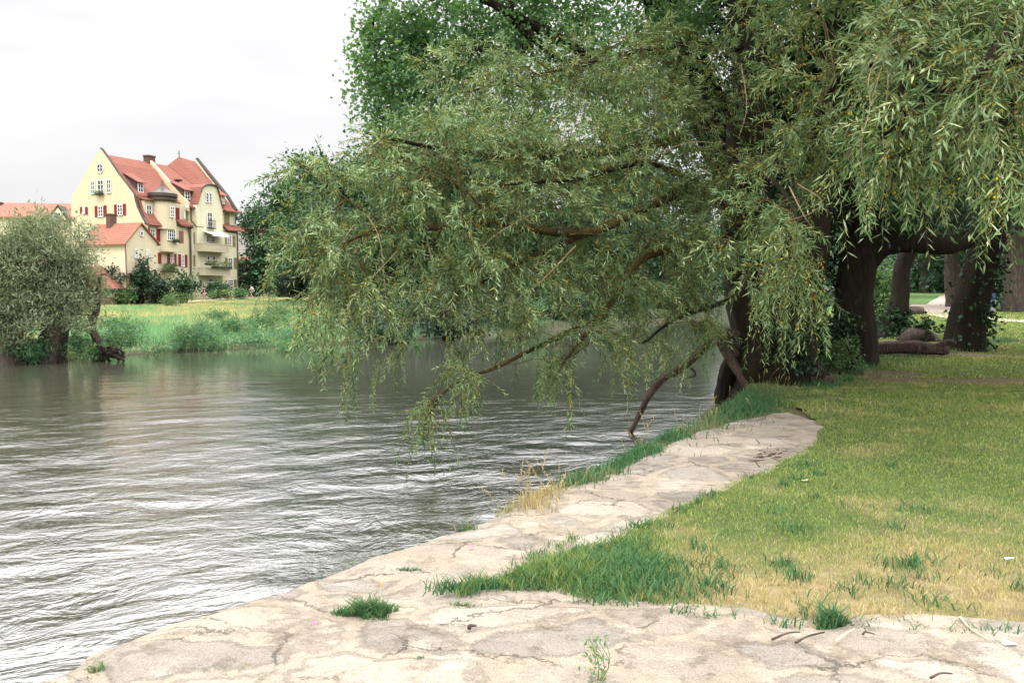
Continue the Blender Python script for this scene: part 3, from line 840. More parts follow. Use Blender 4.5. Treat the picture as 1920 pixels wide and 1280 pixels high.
# root flare
for a in np.linspace(0, 6.28, 9)[:-1]:
    q_ = wroot + A([math.cos(a) * rng.uniform(.7, 1.05), math.sin(a) * rng.uniform(.7, 1.0), 0]); q_[2] = max(gz([q_[:2]])[0], WZ) - .12
    mb.tube(spline([wroot + A([math.cos(a) * .3, math.sin(a) * .3, .55]), wroot + A([math.cos(a) * .75, math.sin(a) * .7, .18]), q_], 9), np.linspace(.3, .08, 9), 8)
mb.build('trunk', BARK, WIL, True)

limbsA = [
 [(1395, 430, 15), (1310, 350, 14), (1240, 378, 13.2), (1180, 403, 12.5), (1120, 435, 12), (1040, 437, 11.6), (920, 418, 11.2), (840, 432, 11), (745, 432, 10.7), (690, 445, 10.4), (620, 480, 10.2), (560, 512, 10)],
 [(1180, 403, 12.5), (1060, 455, 11.9), (960, 498, 11.5), (890, 540, 11.2), (830, 600, 11)],
 [(1390, 470, 15), (1300, 465, 14), (1210, 482, 13.3), (1170, 540, 12.9), (1130, 592, 12.5), (1090, 640, 12.2), (1050, 698, 12)],
 [(1130, 592, 12.5), (1020, 645, 12), (930, 690, 11.7), (850, 722, 11.4), (800, 785, 11.2)],
 [(1402, 200, 15), (1250, 265, 13.6), (1100, 292, 12.5), (950, 302, 11.6), (800, 285, 11), (690, 262, 10.8)],
 [(1402, 90, 15), (1250, 85, 14), (1050, 130, 13), (850, 175, 12.6)],
 [(1404, 330, 15), (1465, 400, 12), (1500, 330, 11.2), (1525, 250, 10.4), (1560, 165, 9.7), (1620, 90, 9), (1650, 30, 8.5)],
 [(1400, 300, 15), (1440, 330, 11.8), (1485, 390, 9.8), (1500, 460, 9)],
 [(1390, 400, 15), (1230, 310, 13), (1080, 335, 11.7), (900, 350, 10.7)],
 [(745, 432, 10.7), (650, 372, 10.4), (590, 318, 10.2), (545, 290, 10)],
 [(900, 385, 11), (860, 345, 10.8), (780, 305, 10.6), (690, 288, 10.4)],
 [(890, 420, 11.1), (870, 370, 10.6), (855, 305, 10.3), (820, 240, 10.2), (800, 190, 10.2)],
 [(1380, 560, 15), (1330, 575, 14.4), (1260, 600, 13.8), (1200, 640, 13.4)],
 [(1480, 385, 11.5), (1440, 430, 10.8), (1400, 500, 10.3)],
]
radA = [(.095, .010), (.05, .010), (.075, .018), (.038, .010), (.08, .015), (.06, .012), (.06, .02), (.05, .012), (.06, .012), (.02, .006), (.02, .006), (.018, .005), (.06, .015), (.04, .01)]
for k, (l, r) in enumerate(zip(limbsA, radA)):
    mb = MB(); limb_mb(mb, l, r[0], r[1], 26, 9, .02, .14, k)
    mb.build('limb', MOSSY if k in (0, 1, 2, 3) else (TWIG if k in (9, 10, 11) else BARK), WIL, True)
padsA = [
 (640, 470, 10.3, 85, 95, .8), (600, 590, 10.2, 55, 60, .6, {'droop': .55}), (700, 600, 10.5, 85, 70, .8, {'droop': .55}), (545, 430, 10, 45, 60, .5, {'d': .6}), (650, 660, 10.4, 45, 40, .5, {'droop': .65, 'd': .7}),
 (760, 420, 10.8, 115, 100, 1), (730, 340, 10.8, 90, 70, .9), (850, 280, 11, 110, 90, 1), (790, 235, 11.5, 75, 55, .8), (640, 350, 10.3, 60, 45, .6), (700, 270, 10.9, 60, 40, .6), (880, 120, 12.4, 110, 60, .8, {'d': .7}), (1000, 150, 12.7, 110, 70, .8, {'d': .8}), (575, 310, 10.1, 40, 22, .3, {'d': .9, 'droop': .1}),
 (880, 400, 11, 130, 110, 1.2), (830, 530, 11, 115, 90, 1, {'droop': .42}), (960, 520, 11.5, 130, 95, 1.2, {'droop': .42}), (1000, 380, 11.8, 145, 115, 1.2), (980, 260, 12, 145, 100, 1.2), (890, 180, 12.3, 110, 70, 1),
 (1120, 300, 12.5, 145, 120, 1.3), (1120, 180, 13, 140, 90, 1.3), (1100, 480, 12.3, 125, 110, 1.2, {'droop': .42}), (1040, 585, 12, 105, 60, 1, {'droop': .5}), (1180, 555, 13, 105, 80, 1, {'droop': .5}),
 (1250, 430, 13.5, 115, 130, 1.3), (1260, 280, 13.5, 115, 130, 1.3), (1280, 580, 14, 90, 60, 1, {'droop': .55, 'd': 1.5}), (1230, 640, 13.5, 75, 28, .8, {'droop': .65}), (950, 600, 11.6, 75, 35, .7, {'droop': .55}), (1330, 500, 14, 70, 90, 1, {'d': 1.4}), (1160, 640, 12.6, 60, 26, .5, {'droop': 1., 'd': .7}),
 (1380, 330, 13, 110, 115, 1.2, {'d': .75}), (1390, 180, 13.5, 115, 125, 1.2, {'d': .6}), (1300, 90, 14, 115, 90, 1.2), (1250, 170, 13.6, 90, 80, 1.0),
 (1480, 450, 9, 65, 80, .6, {'droop': .65, 'd': .42}), (1330, 400, 14.5, 70, 70, .8), (1415, 420, 10, 80, 95, .8, {'droop': .5, 'd': .6}), (1500, 340, 10.5, 100, 110, 1, {'droop': .42, 'd': .6}), (1560, 230, 10, 110, 110, 1, {'d': .6}), (1520, 110, 10.5, 120, 100, 1, {'d': .6}), (1410, 530, 9.8, 45, 40, .5, {'droop': .7, 'd': .5}), (1510, 540, 9, 45, 40, .5, {'droop': .9, 'd': .5}), (1445, 20, 11, 110, 80, 1, {'d': .6}),
 (870, 705, 11.4, 38, 26, .4, {'droop': .7, 'd': 1.0}), (800, 770, 11.2, 14, 14, .2, {'droop': 1.2, 'd': 1}), (1060, 680, 12, 45, 25, .4, {'droop': .7, 'd': .7}),
]
leafA, woodA = willow_growth(limbsA, padsA, 1.3)
st = []
def sprays(x, y0, y1, Y, n_, sx):
    for _ in range(n_):
        xx = x + rng.normal() * sx
        st.append((xx, y0 + rng.uniform(-14, 14), xx + rng.normal() * sx * .6, y1 + rng.uniform(-22, 10), Y + rng.normal() * .15))
sprays(790, 765, 842, 11.2, 6, 6); sprays(882, 705, 782, 11.4, 9, 13); sprays(1066, 695, 782, 12, 4, 7); sprays(1012, 690, 752, 12, 4, 6); sprays(1035, 700, 760, 12, 3, 6); sprays(665, 640, 748, 10.4, 5, 12)
sprays(715, 660, 742, 10.5, 4, 8); sprays(760, 640, 700, 10.6, 4, 12); sprays(1475, 470, 640, 9, 6, 26); sprays(1430, 480, 645, 9.4, 3, 14); sprays(1520, 470, 620, 9, 4, 18); sprays(610, 600, 690, 10.2, 6, 16); sprays(570, 560, 650, 10.1, 6, 18)
sprays(510, 480, 600, 10, 5, 10); sprays(1250, 650, 715, 13.4, 8, 25); sprays(1170, 650, 720, 12.7, 7, 18); sprays(1320, 560, 640, 14, 8, 20); sprays(840, 640, 690, 11.2, 4, 15)
st += [(800, 775, 735, 780, 11.2), (560, 505, 478, 545, 10), (600, 340, 536, 282, 10), (640, 330, 548, 316, 10.1), (560, 420, 500, 395, 10), (560, 500, 488, 470, 10), (700, 270, 645, 232, 10.6), (720, 250, 672, 232, 10.6), (690, 262, 640, 275, 10.6)]
leafS = strands(st, .55)
V, T, tn = leafA
build('crown', np.vstack([V, leafS[0]]), [np.vstack([T, leafS[1] + len(V)])], WILLOW, WIL, attr={'tone': np.concatenate([tn, leafS[2]])})
VB, QB, V2, Q2 = woodA[2:]
build('twigs', np.vstack([VB, V2, leafS[3]]), [np.vstack([QB, Q2 + len(VB), leafS[4] + len(VB) + len(V2)])], TWIG, WIL)
print('willow A leaves', len(T) // 2)
# dead limb dipping into the water and its prop
mb = MB()
limb_mb(mb, [(1420, 640, 14.9), (1375, 625, 14.8), (1335, 640, 14.8), (1300, 672, 14.8), (1270, 696, 14.8), (1240, 712, 14.8), (1215, 745, 14.8), (1205, 765, 14.8), (1190, 795, 14.8), (1172, 830, 14.8)], .095, .04, 34, 11, .01, .22, 4)
limb_mb(mb, [(1296, 690, 14.8), (1303, 698, 14.8), (1303, 704, 14.7), (1290, 706, 14.7)], .025, .012, 8, 6)
mb.build('dead_limb', DEADWOOD, WIL, True)
mb = MB()
limb_mb(mb, [(1345, 632, 14.8), (1365, 668, 14.7), (1385, 700, 14.5), (1403, 735, 14.3), (1412, 768, 14.2)], .085, .06, 20, 10, .01, .18, 5)
limb_mb(mb, [(1350, 628, 14.9), (1378, 662, 14.9), (1400, 682, 15), (1430, 690, 15)], .09, .11, 16, 10, .01, .18, 6)
mb.build('dead_limb', DEADWOOD, WIL, True)

# --- generic crowns: clumps of leaves
def clump_leaves(centers, rad, per, ll, lw, flat=.8, mid=.45, fold=.15, ramp=None, droop=.3):
    n_ = len(centers)
    rad = np.broadcast_to(rad, (n_,))
    u = rng.normal(size=(n_, per, 3)) * A([.5, .5, .5 * flat])
    P = (centers[:, None] + u * rad[:, None, None]).reshape(-1, 3)
    D = norm(rand_dirs(len(P)) + A([0, 0, -droop]) + .6 * norm(u).reshape(-1, 3))
    S = norm(np.cross(D, rand_dirs(len(P)) + A([0, 0, 1.2])))
    s = rng.uniform(.7, 1.25, len(P))
    V, T = leaf_mesh(P, D, S, ll * s, lw * s, mid, fold)
    tone = np.clip(np.repeat(rng.random(n_) * .5, per) + rng.random(len(P)) * .5, 0, 1)
    return V, T, np.repeat(tone, 4)

def crown_pads(pads, clump_r, per, ll, lw, dens=1.0, shell=.45, **kw):
    cs = []
    for (px, py, Y, rx, ry, rY, *o) in pads:
        k = Y / F; c = at(px, py, Y)
        n_ = max(4, int(2.2 * math.pi * rx * k * ry * k / (.3 * ll * lw) / per * dens * (o[0] if o else 1)))
        u = rand_dirs(n_) * rng.random((n_, 1)) ** shell
        cs.append(c + u * A([rx * k, rY, ry * k]))
    cs = np.vstack(cs)
    return cs, clump_leaves(cs, clump_r * rng.uniform(.6, 1.3, len(cs)), per, ll, lw, **kw)

# --- tall poplar behind the willow
proot = gp(1475, 18.5)
POP = empty('poplar_tree', proot, 'tall bright green poplar with roundish leaves rising behind the big willow', 'tree')
mb = MB()
trunk_mb(mb, [proot + A([0, 0, -.3]), at(1465, 640, 18.5), at(1425, 450, 18.3), at(1345, 250, 18.1), at(1278, 100, 18), at(1240, 0, 18), at(1205, -140, 18), at(1180, -400, 18)], [.75, .5, .46, .44, .42, .38, .3, .12], 40, 18, .14, 12)
mb.build('trunk', BARK, POP, True)
for l, r in (([(1265, 70, 18), (1180, 110, 17.5), (1095, 92, 17.2), (1010, 45, 17), (930, 5, 16.8), (860, -40, 16.6)], (.16, .06)),
             ([(1180, 112, 17.5), (1090, 125, 17.3), (1000, 75, 17), (960, 30, 17), (955, -60, 17)], (.1, .05)),
             ([(1240, 10, 18), (1100, -60, 17.5), (950, -90, 17.2), (800, -60, 17), (720, 20, 16.8), (690, 120, 16.8)], (.14, .03)),
             ([(1000, 85, 17), (900, 90, 16.8), (800, 80, 16.7), (730, 110, 16.6)], (.06, .02)),
             ([(1290, 130, 18), (1240, 190, 17), (1180, 230, 16.4)], (.08, .03))):
    mb = MB(); limb_mb(mb, l, r[0], r[1], 22, 9, .05, .12, 2); mb.build('limb', BARK, POP, True)
popads = [(900, 30, 18.3, 200, 90, 1, .55), (1100, 40, 18.4, 160, 90, 1, .6), (830, 170, 18.2, 130, 80, 1, .55), (1060, 180, 18.4, 140, 90, 1, .5), (705, 190, 16.8, 40, 60, .7, 1.2), (700, 90, 16.8, 38, 60, .7, 1.1), (745, 235, 16.6, 60, 45, .7, 1), (810, 190, 16.8, 70, 60, .8, .8), (860, 150, 17, 80, 60, .8, .6), (960, 160, 17, 80, 60, .8, .6), (1060, 110, 17, 60, 60, .8, .8), (800, 90, 17.2, 130, 100, 1.2, .5), (1000, 60, 17.6, 180, 80, 1.2, .5), (1180, 260, 17, 110, 80, 1, .6), (760, 40, 16.8, 75, 60, 1.2), (715, 120, 16.8, 50, 60, .8), (725, 185, 16.7, 45, 40, .7), (760, 130, 16.8, 60, 70, 1), (850, 40, 16.9, 85, 50, 1.2), (830, 120, 17, 80, 60, 1, .7), (950, 50, 17.2, 80, 40, 1.2, .8), (930, 110, 17.3, 70, 40, 1, .6), (1050, 30, 17.3, 60, 40, 1, .6), (1130, 60, 16.5, 50, 45, .8, .8), (1190, 120, 16.2, 70, 60, .9, 1), (1160, 190, 16, 70, 60, .9, 1.1), (1210, 230, 16, 70, 60, .9, 1), (1210, 40, 16.5, 60, 60, 1, .9), (1280, 50, 16.6, 70, 70, 1), (700, 60, 16.8, 28, 60, .7, .8), (740, 240, 16.8, 40, 40, .6, .7), (880, 230, 17, 100, 50, 1, .45), (1010, 180, 17.2, 90, 60, 1, .4),
          (800, -120, 17, 140, 110, 2), (1000, -150, 17.5, 200, 120, 2.5), (1200, -170, 18, 200, 150, 2.5), (950, -420, 18, 260, 180, 3, .6), (1250, -450, 18, 260, 180, 3, .6)]
cs, (V, T, tn) = crown_pads(popads, .32, 40, .088, .078, .62)
build('crown', V, [T], POPLAR, POP, attr={'tone': tn})
print('poplar leaves', len(T) // 2)

# --- willow on the lawn side: leaning ivy clad trunk, sprays reaching towards the camera
broot = g(1805, 655, 19)
WB = empty('willow_tree', broot, 'leaning ivy clad willow on the right, its pale sprays hanging into the top corner', 'tree', 'willows on the near bank')
YB = broot[1]
mb = MB()
trunk_mb(mb, [broot + A([-.1, 0, -.3]), broot + A([0, 0, .1]), at(1818, 585, YB), at(1838, 500, YB), at(1858, 440, YB), at(1885, 340, YB), at(1905, 200, YB), at(1915, 0, YB), at(1920, -250, YB)], [.62, .46, .40, .37, .36, .30, .26, .2, .1], 40, 18, .16, 20)
mb.build('trunk', BARK, WB, True)
limbsB = [
 [(1880, 350, YB), (1900, 120, 15), (1880, -40, 12), (1800, -60, 9.5), (1720, 0, 8.2), (1650, 70, 7.8), (1640, 110, 7.7)],
 [(1880, -40, 12), (1930, -40, 9), (1900, 40, 7.2), (1850, 130, 6.6), (1800, 190, 6.6)],
 [(1800, -60, 9.5), (1740, 60, 7.6), (1690, 160, 7.3), (1700, 240, 7.2)],
 [(1990, 265, 9), (1920, 246, 7.6), (1850, 232, 7.4), (1790, 210, 7.3), (1730, 200, 7.3)],
 [(1905, 200, YB), (2000, 100, 13), (1990, 60, 9), (1930, 120, 7), (1890, 230, 6.4)],
]
for k, (l, r) in enumerate(zip(limbsB, [(.2, .02), (.09, .015), (.05, .012), (.03, .012), (.12, .02)])):
    mb = MB(); limb_mb(mb, l, r[0], r[1], 26, 8, .02, .12, 30 + k); mb.build('limb', BARK, WB, True)
padsB = [(1650, 130, 7.8, 95, 100, .8), (1780, 110, 7.2, 130, 100, .9), (1885, 120, 6.6, 90, 110, .8), (1700, 240, 7.4, 95, 85, .8, {'droop': .5}), (1820, 255, 6.9, 105, 80, .8, {'droop': .55}), (1635, 290, 7.8, 60, 60, .6, {'droop': .65}), (1760, 330, 7.3, 80, 40, .6, {'droop': .7, 'd': .8}), (1885, 330, 6.5, 50, 50, .5, {'droop': .7, 'd': .8}), (1720, 30, 7.8, 120, 80, .9), (1860, 20, 7, 100, 80, .9)]
leafB, woodB = willow_growth(limbsB, padsB, .6, .112, .0165, .7)
st = []
sprays(1625, 330, 415, 7.8, 4, 8); sprays(1865, 340, 455, 6.7, 3, 6); sprays(1790, 330, 392, 7.2, 5, 20); sprays(1720, 320, 372, 7.3, 5, 22); sprays(1910, 330, 400, 6.5, 3, 8); sprays(1640, 200, 330, 7.8, 4, 12); sprays(1670, 290, 370, 7.6, 4, 14)
leafS = strands(st, .5)
V, T, tn = leafB
build('crown', np.vstack([V, leafS[0]]), [np.vstack([T, leafS[1] + len(V)])], WILLOW, WB, attr={'tone': np.concatenate([np.clip(tn * 1.1 + .06, 0, .9) * (tn < .91) + tn * (tn >= .91), leafS[2]])})
VB, QB, V2, Q2 = woodB[2:]
build('twigs', np.vstack([VB, V2, leafS[3]]), [np.vstack([QB, Q2 + len(VB), leafS[4] + len(VB) + len(V2)])], TWIG, WB)
print('willow B leaves', len(T) // 2)
cs, (V, T, tn) = crown_pads([(1500, -140, 11, 200, 130, 2.5), (1750, -330, 7.5, 300, 150, 2), (1950, -280, 9, 250, 150, 2), (1750, -160, 12, 260, 140, 3), (2050, -150, 12, 260, 150, 3), (1650, -260, 15, 260, 150, 3), (1900, -250, 17, 280, 170, 3), (2150, -60, 15, 180, 200, 3), (1350, -180, 14, 180, 120, 2.5), (2150, 250, 17, 150, 160, 3), (2130, 420, 13, 110, 110, 2), (2230, 250, 11, 160, 170, 2.5), (2150, 480, 18, 110, 90, 2), (1800, -350, 9.5, 300, 120, 2)], .5, 60, .19, .06, 1.2)  # crown out of frame; its right-hand curtain is added to shade the trees
build('offframe_crown', V, [T], WILLOW, WB, attr={'tone': tn * .85})
# bare pale twigs hanging among the leaves
TWIGPALE = m_bark('pale_twig_bark', (.16, .11, .06), (.38, .29, .17), 3)
def bare(par, lst):
    mb = MB()
    for pts, r in lst:
        P_ = spline([at(*p) for p in pts], 16)
        mb.tube(P_, np.linspace(r, r * .45, 16), 5)
    mb.build('bare_twigs', TWIGPALE, par)
bare(WB, [([(1745, 40, 7.3), (1660, 90, 7.2), (1628, 150, 7.2), (1632, 200, 7.2), (1615, 270, 7.2), (1622, 330, 7.2)], .006), ([(1660, 85, 7.2), (1665, 160, 7.15), (1655, 240, 7.15), (1660, 330, 7.2), (1648, 410, 7.2)], .005), ([(1662, 95, 7.2), (1640, 170, 7.1), (1622, 230, 7.1), (1590, 300, 7.1)], .004), ([(1655, 110, 7.2), (1680, 130, 7.2), (1672, 150, 7.2), (1655, 165, 7.2)], .004), ([(1860, 60, 6.4), (1900, 130, 6.4), (1910, 230, 6.4)], .004), ([(1735, 30, 7.2), (1770, 90, 7.0), (1800, 190, 7.0)], .005)])
bare(WIL, [([(1495, 345, 9.2), (1540, 375, 9), (1520, 400, 9), (1470, 420, 8.9), (1460, 470, 8.9)], .007), ([(1480, 350, 9.2), (1505, 400, 8.9), (1525, 430, 8.9)], .009), ([(665, 420, 10), (640, 455, 9.9), (610, 500, 9.9), (590, 560, 9.9), (596, 640, 9.9)], .006), ([(690, 405, 10), (712, 450, 9.9), (722, 540, 9.9), (728, 640, 10)], .005), ([(745, 470, 10.2), (690, 530, 10.1), (655, 570, 10.1), (648, 640, 10.1), (660, 700, 10.1)], .006), ([(900, 470, 10.6), (930, 440, 10.6), (1000, 400, 10.8)], .005), ([(1080, 460, 11.2), (1000, 540, 11), (930, 580, 11), (840, 612, 10.9)], .008), ([(800, 440, 10.3), (812, 520, 10.3), (800, 600, 10.3)], .004), ([(1200, 300, 12), (1290, 268, 12), (1360, 270, 12)], .008), ([(1390, 120, 11), (1400, 200, 10.6), (1385, 260, 10.5)], .006)])
# ivy on the leaning trunk
Pt = spline([broot, at(1818, 585, YB), at(1838, 500, YB), at(1858, 440, YB)], 60)
k = rng.integers(0, 46, 620)
off = norm(rng.normal(size=(620, 3)) * A([1, 1, .1]) + A([.9, 0, 0])) * rng.uniform(.36, .58, (620, 1)) * np.where(rng.random((620, 1)) < .12, 1.4, 1)
P = Pt[k] + off
D = norm(off * .8 + rng.normal(size=P.shape) * .5 + A([0, 0, -.6])); S = norm(np.cross(D, rand_dirs(len(D))))
V, T = leaf_mesh(P, D, S, rng.uniform(.08, .15, len(P)), rng.uniform(.07, .12, len(P)))
build('ivy', V, [T], IVY, WB, attr={'tone': np.repeat(rng.random(len(P)), 4)})

# --- dark trees between the willows
def dark_tree(name, root, tp, radii, pads, label, seed, m=DARKLEAF, dens=1.0, limbs=(), bark=BARK, per=50, ll=.13, lw=.065, cr=.5):
    t = empty(name, root, label, 'tree')
    mb = MB(); trunk_mb(mb, tp, radii, 36, 16, .16, seed); mb.build('trunk', bark, t, True)
    for l, r in limbs:
        mb = MB(); limb_mb(mb, l, r[0], r[1], 22, 12, .03, .14, seed); mb.build('limb', bark, t, True)
    if pads:
        cs, (V, T, tn) = crown_pads(pads, cr, per, ll, lw, dens)
        build('crown', V, [T], m, t, attr={'tone': tn})
    return t
c3 = g(1605, 682, 17.5); Y3 = c3[1]
dark_tree('bankside_tree', c3, [c3 + A([0, 0, -.3]), c3 + A([0, 0, .1]), at(1602, 570, Y3), at(1608, 490, Y3), at(1615, 440, Y3), at(1590, 330, Y3), at(1570, 150, Y3), at(1560, -100, Y3 + .5)], [.6, .44, .36, .36, .36, .26, .2, .1],
          [(1560, 380, Y3, 60, 60, 1.2), (1470, 330, Y3 + .3, 110, 130, 1), (1450, 150, Y3 + .3, 110, 130, 1), (1470, 520, Y3 + .5, 70, 80, .8), (1330, 200, Y3 + .8, 90, 130, 1, .7), (1350, 20, Y3 + .8, 110, 110, 1), (1660, 390, Y3, 120, 55, 1.5), (1600, 250, Y3 + .5, 150, 110, 2), (1720, 300, Y3 + 1, 150, 110, 2), (1650, 100, Y3 + 1, 200, 140, 2.5), (1500, 150, Y3 + 1, 120, 140, 2), (1600, -150, Y3, 260, 180, 3), (1530, 470, Y3 + .7, 45, 60, .8)],
          'dark bank tree whose thick bough arches over to the ivy clad willow', 41, limbs=[([(1612, 500, Y3), (1650, 462, Y3), (1710, 452, Y3), (1780, 455, Y3 + .3), (1835, 440, Y3 + .6)], (.26, .17))])
c4 = g(1672, 632, 23); Y4 = c4[1]
dark_tree('slender_tree', c4, [c4 + A([-.2, 0, -.3]), c4 + A([0, 0, .1]), at(1688, 560, Y4), at(1692, 510, Y4), at(1706, 470, Y4), at(1735, 430, Y4), at(1770, 350, Y4), at(1790, 150, Y4)], [.8, .42, .25, .22, .22, .2, .18, .1],
          [(1800, 300, Y4, 160, 120, 2.5), (1750, 120, Y4, 200, 140, 3), (1890, 250, Y4, 120, 130, 2), (1870, 400, Y4 + 2, 90, 40, 1.5), (1760, -120, Y4, 300, 170, 3)],
          'slim curved tree with a flared ivy foot framed by the arching bough', 43)
mb = MB()
# ivy foot
Pt = spline([c4, at(1688, 560, Y4)], 30); k = rng.integers(0, 22, 900)
off = norm(rng.normal(size=(900, 3)) * A([1, 1, .15])) * (rng.uniform(.3, .62, (900, 1)) * (1.25 - k[:, None] / 30))
V, T = leaf_mesh(Pt[k] + off, norm(off + rng.normal(size=off.shape) * .4 + A([0, 0, -.4])), norm(np.cross(off, rand_dirs(900))), rng.uniform(.1, .17, 900), rng.uniform(.08, .13, 900))
ivo = build('ivy', V, [T], IVY, [o for o in COL.objects if o.name.startswith('slender_tree')][0], attr={'tone': np.repeat(rng.random(900), 4)})

# --- undergrowth at the feet of the bank trees: separate bushes
def bush(name, px, py, Y, rx, ry, rY, label, m, ll=.1, lw=.06, per=40, cr=.22, dens=1.6, cat='bush', group=None, stems=True, base=None):
    b0 = gp(px, Y); c = at(px, py, Y)
    t = empty(name, b0, label, cat, group)
    cs, (V, T, tn) = crown_pads([(px, py, Y, rx, ry, rY)], cr, per, ll, lw, dens, shell=.6)
    build('foliage', V, [T], m, t, attr={'tone': tn})
    if stems:
        mb = MB()
        for q in cs[::max(1, len(cs) // 9)]:
            b1 = b0 + A([rng.normal() * .1 * rx * Y / F, rng.normal() * .2 * rY, -.1])
            mb.tube(spline([b1, (b1 + q) / 2 + rng.normal(size=3) * .1, q], 7), np.linspace(.03, .01, 7) * max(1, Y / 25), 5)
        mb.build('stems', BARK, t)
    return t
bush('shrub', 1578, 668, 16, 38, 40, .5, 'young leafy shrub with light leaves at the foot of the dark bank tree', PALELEAF, .07, .05, 24, .12, 1.3)
bush('shrub', 1488, 650, 14.4, 48, 52, .5, 'dark leafy shrub added to stand in for shadow at the big willow foot', DARKLEAF, .10, .06, 40, .2, 1.6)  # added shrub: its dark leaves replace the shadow hiding the trunk base
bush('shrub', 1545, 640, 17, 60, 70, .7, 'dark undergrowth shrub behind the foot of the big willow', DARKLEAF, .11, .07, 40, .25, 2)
bush('shrub', 1640, 540, 30, 42, 70, 1.5, 'pale green shrub seen between the bank tree and the slim curved tree', PALELEAF, .16, .10, 40, .4, 1.4)
bush('shrub', 1730, 610, 23.5, 16, 22, .4, 'small dark weed shrub right beside the ivy foot of the slim tree', IVY, .12, .09, 20, .2, 1.2)
bush('shrub', 1905, 558, 43, 26, 22, 1, 'round dark bush at the foot of the park tree on the right edge', DARKLEAF, .2, .14, 40, .4, 2)

# --- prototypes of background trees, copied
def tree_proto(name, H, cr, cz, rz, nclump, per, ll, lw, m, bark, label, cat='tree', group=None, loc=(0, 0, 0), trunk_r=.4, seed=0, clump=1.2, low=0.0):
    t = empty(name, (0, 0, 0), label, cat, group)
    mb = MB()
    tp = spline([A([0, 0, -.5]), A([.05, 0, .3]), A([.2 * math.sin(seed), .2, cz * .45]), A([.1, .1 * math.cos(seed), cz]), A([0, 0, H * .92])], 24)
    V, Fc = tube(tp, np.interp(np.linspace(0, 1, 24), [0, .06, .3, .6, 1], [trunk_r * 1.5, trunk_r, trunk_r * .85, trunk_r * .6, .05]), 12, .14, seed)
    mb.add(V, Fc); 
    for k in range(9):
        a = k * 2.4 + seed; h = cz * (.5 + .06 * k)
        e_ = A([math.cos(a) * cr * .75, math.sin(a) * cr * .75, h + rz * .5])
        b_ = A([0.1, 0.1, h * .8])
        mb.tube(spline([b_, (b_ + e_) / 2 + A([0, 0, -.3]), e_], 10), np.linspace(trunk_r * .4, .04, 10), 7)
    mb.build('trunk', bark, t, True)
    # lobes: a few big sub-volumes give an uneven outline
    nl = 17
    lob = rand_dirs(nl) * A([cr * .72, cr * .72, rz * .72]) + A([0, 0, cz])
    lob = lob[lob[:, 2] > cz - rz * (1 - low)]
    li = rng.integers(0, len(lob), nclump)
    cs = lob[li] + rand_dirs(nclump) * rng.random((nclump, 1)) ** .4 * A([cr * .42, cr * .42, rz * .36])
    V, T, tn = clump_leaves(cs, clump * rng.uniform(.6, 1.2, nclump), per, ll, lw)
    build('crown', V, [T], m, t, attr={'tone': tn})
    t.location = [float(x) for x in loc]
    return t

def copy_tree(root, loc, rz, s, label, group=None):
    r = root.copy(); COL.objects.link(r)
    r.location = [float(x) for x in loc]; r.rotation_euler = (0, 0, rz); r.scale = s if isinstance(s, tuple) else (s, s, s)
    r['label'] = label
    if group: r['group'] = group
    for ch in root.children:
        c_ = ch.copy(); COL.objects.link(c_); c_.parent = r
    return r

def base_at(px, Y):
    return gp(px, Y)
# dark lime tree right of the houses
lime = tree_proto('broadleaf_tree', 15.5, 5.4, 9.2, 6.6, 260, 46, .42, .30, MIDLEAF, BARKGREY, 'dark green round tree standing right of the pale green house', seed=2, loc=base_at(520, 131), trunk_r=.45, clump=1.5)
grp = 'trees on the far bank behind the willow sprays'
copy_tree(lime, base_at(590, 104), 1.2, 1.08, 'tall dark tree just right of the round one beside the houses', grp)
copy_tree(lime, base_at(640, 92), 2.2, 1.1, 'dark far bank tree behind the tip of the long willow limb', grp)
copy_tree(lime, base_at(730, 84), 3.0, (1.15, 1.15, 1.0), 'far bank tree above the gap of dark water, seen through the sprays', grp)
copy_tree(lime, base_at(820, 76), 4.1, (1.1, 1.1, 1.1), 'far bank tree behind the middle of the long willow limb', grp)
copy_tree(lime, base_at(920, 80), 5.0, 1.15, 'far bank tree behind the fork of the willow limb', grp)
copy_tree(lime, base_at(1030, 86), .6, 1.15, 'far bank tree left of the far bend of the river', grp)
copy_tree(lime, base_at(1140, 104), 1.8, 1.2, 'far bank tree at the far bend of the river', grp)
copy_tree(lime, base_at(1250, 128), 2.9, 1.3, 'furthest far bank tree seen left of the willow trunk', grp)
# tall pale one with a slender trunk on the meadow
slim = tree_proto('meadow_tree', 13, 3.6, 8.2, 4.6, 150, 40, .30, .18, MIDLEAF, BARKGREY, 'slender grey trunked tree on the meadow, half hidden by hanging willow shoots', seed=5, loc=base_at(632, 62), trunk_r=.26, clump=1.1)
slim.scale = (.72, .72, .72)
# park trees on the right
park = tree_proto('park_tree', 17, 6.0, 9.5, 6.2, 330, 46, .36, .25, MIDLEAF, BARKGREY, 'thick trunked park tree right of the winding path', group='park trees', seed=7, loc=base_at(1896, 41), trunk_r=.55, clump=1.4, low=.25)
pg = 'park trees'
copy_tree(park, base_at(1788, 47), 1.4, .92, 'park tree standing beside the bend of the path, left of the ivy clad willow', pg)
copy_tree(park, base_at(1935, 47), 2.6, .95, 'park tree cut by the right edge of the picture', pg)
copy_tree(park, base_at(1692, 74), 3.5, .9, 'distant park tree left of the path with a thin trunk', pg)
copy_tree(park, base_at(1730, 96), 4.4, 1.0, 'distant park tree at the far end of the lawn', pg)
copy_tree(park, base_at(1840, 84), 5.3, 1.05, 'park tree whose crown fills the gap right behind the ivy clad willow', pg)
copy_tree(park, base_at(1600, 66), .5, .9, 'park tree behind the dark bank tree near the river', pg)
copy_tree(park, base_at(1500, 95), 2.1, 1.0, 'park tree far behind the foot of the big willow', pg)
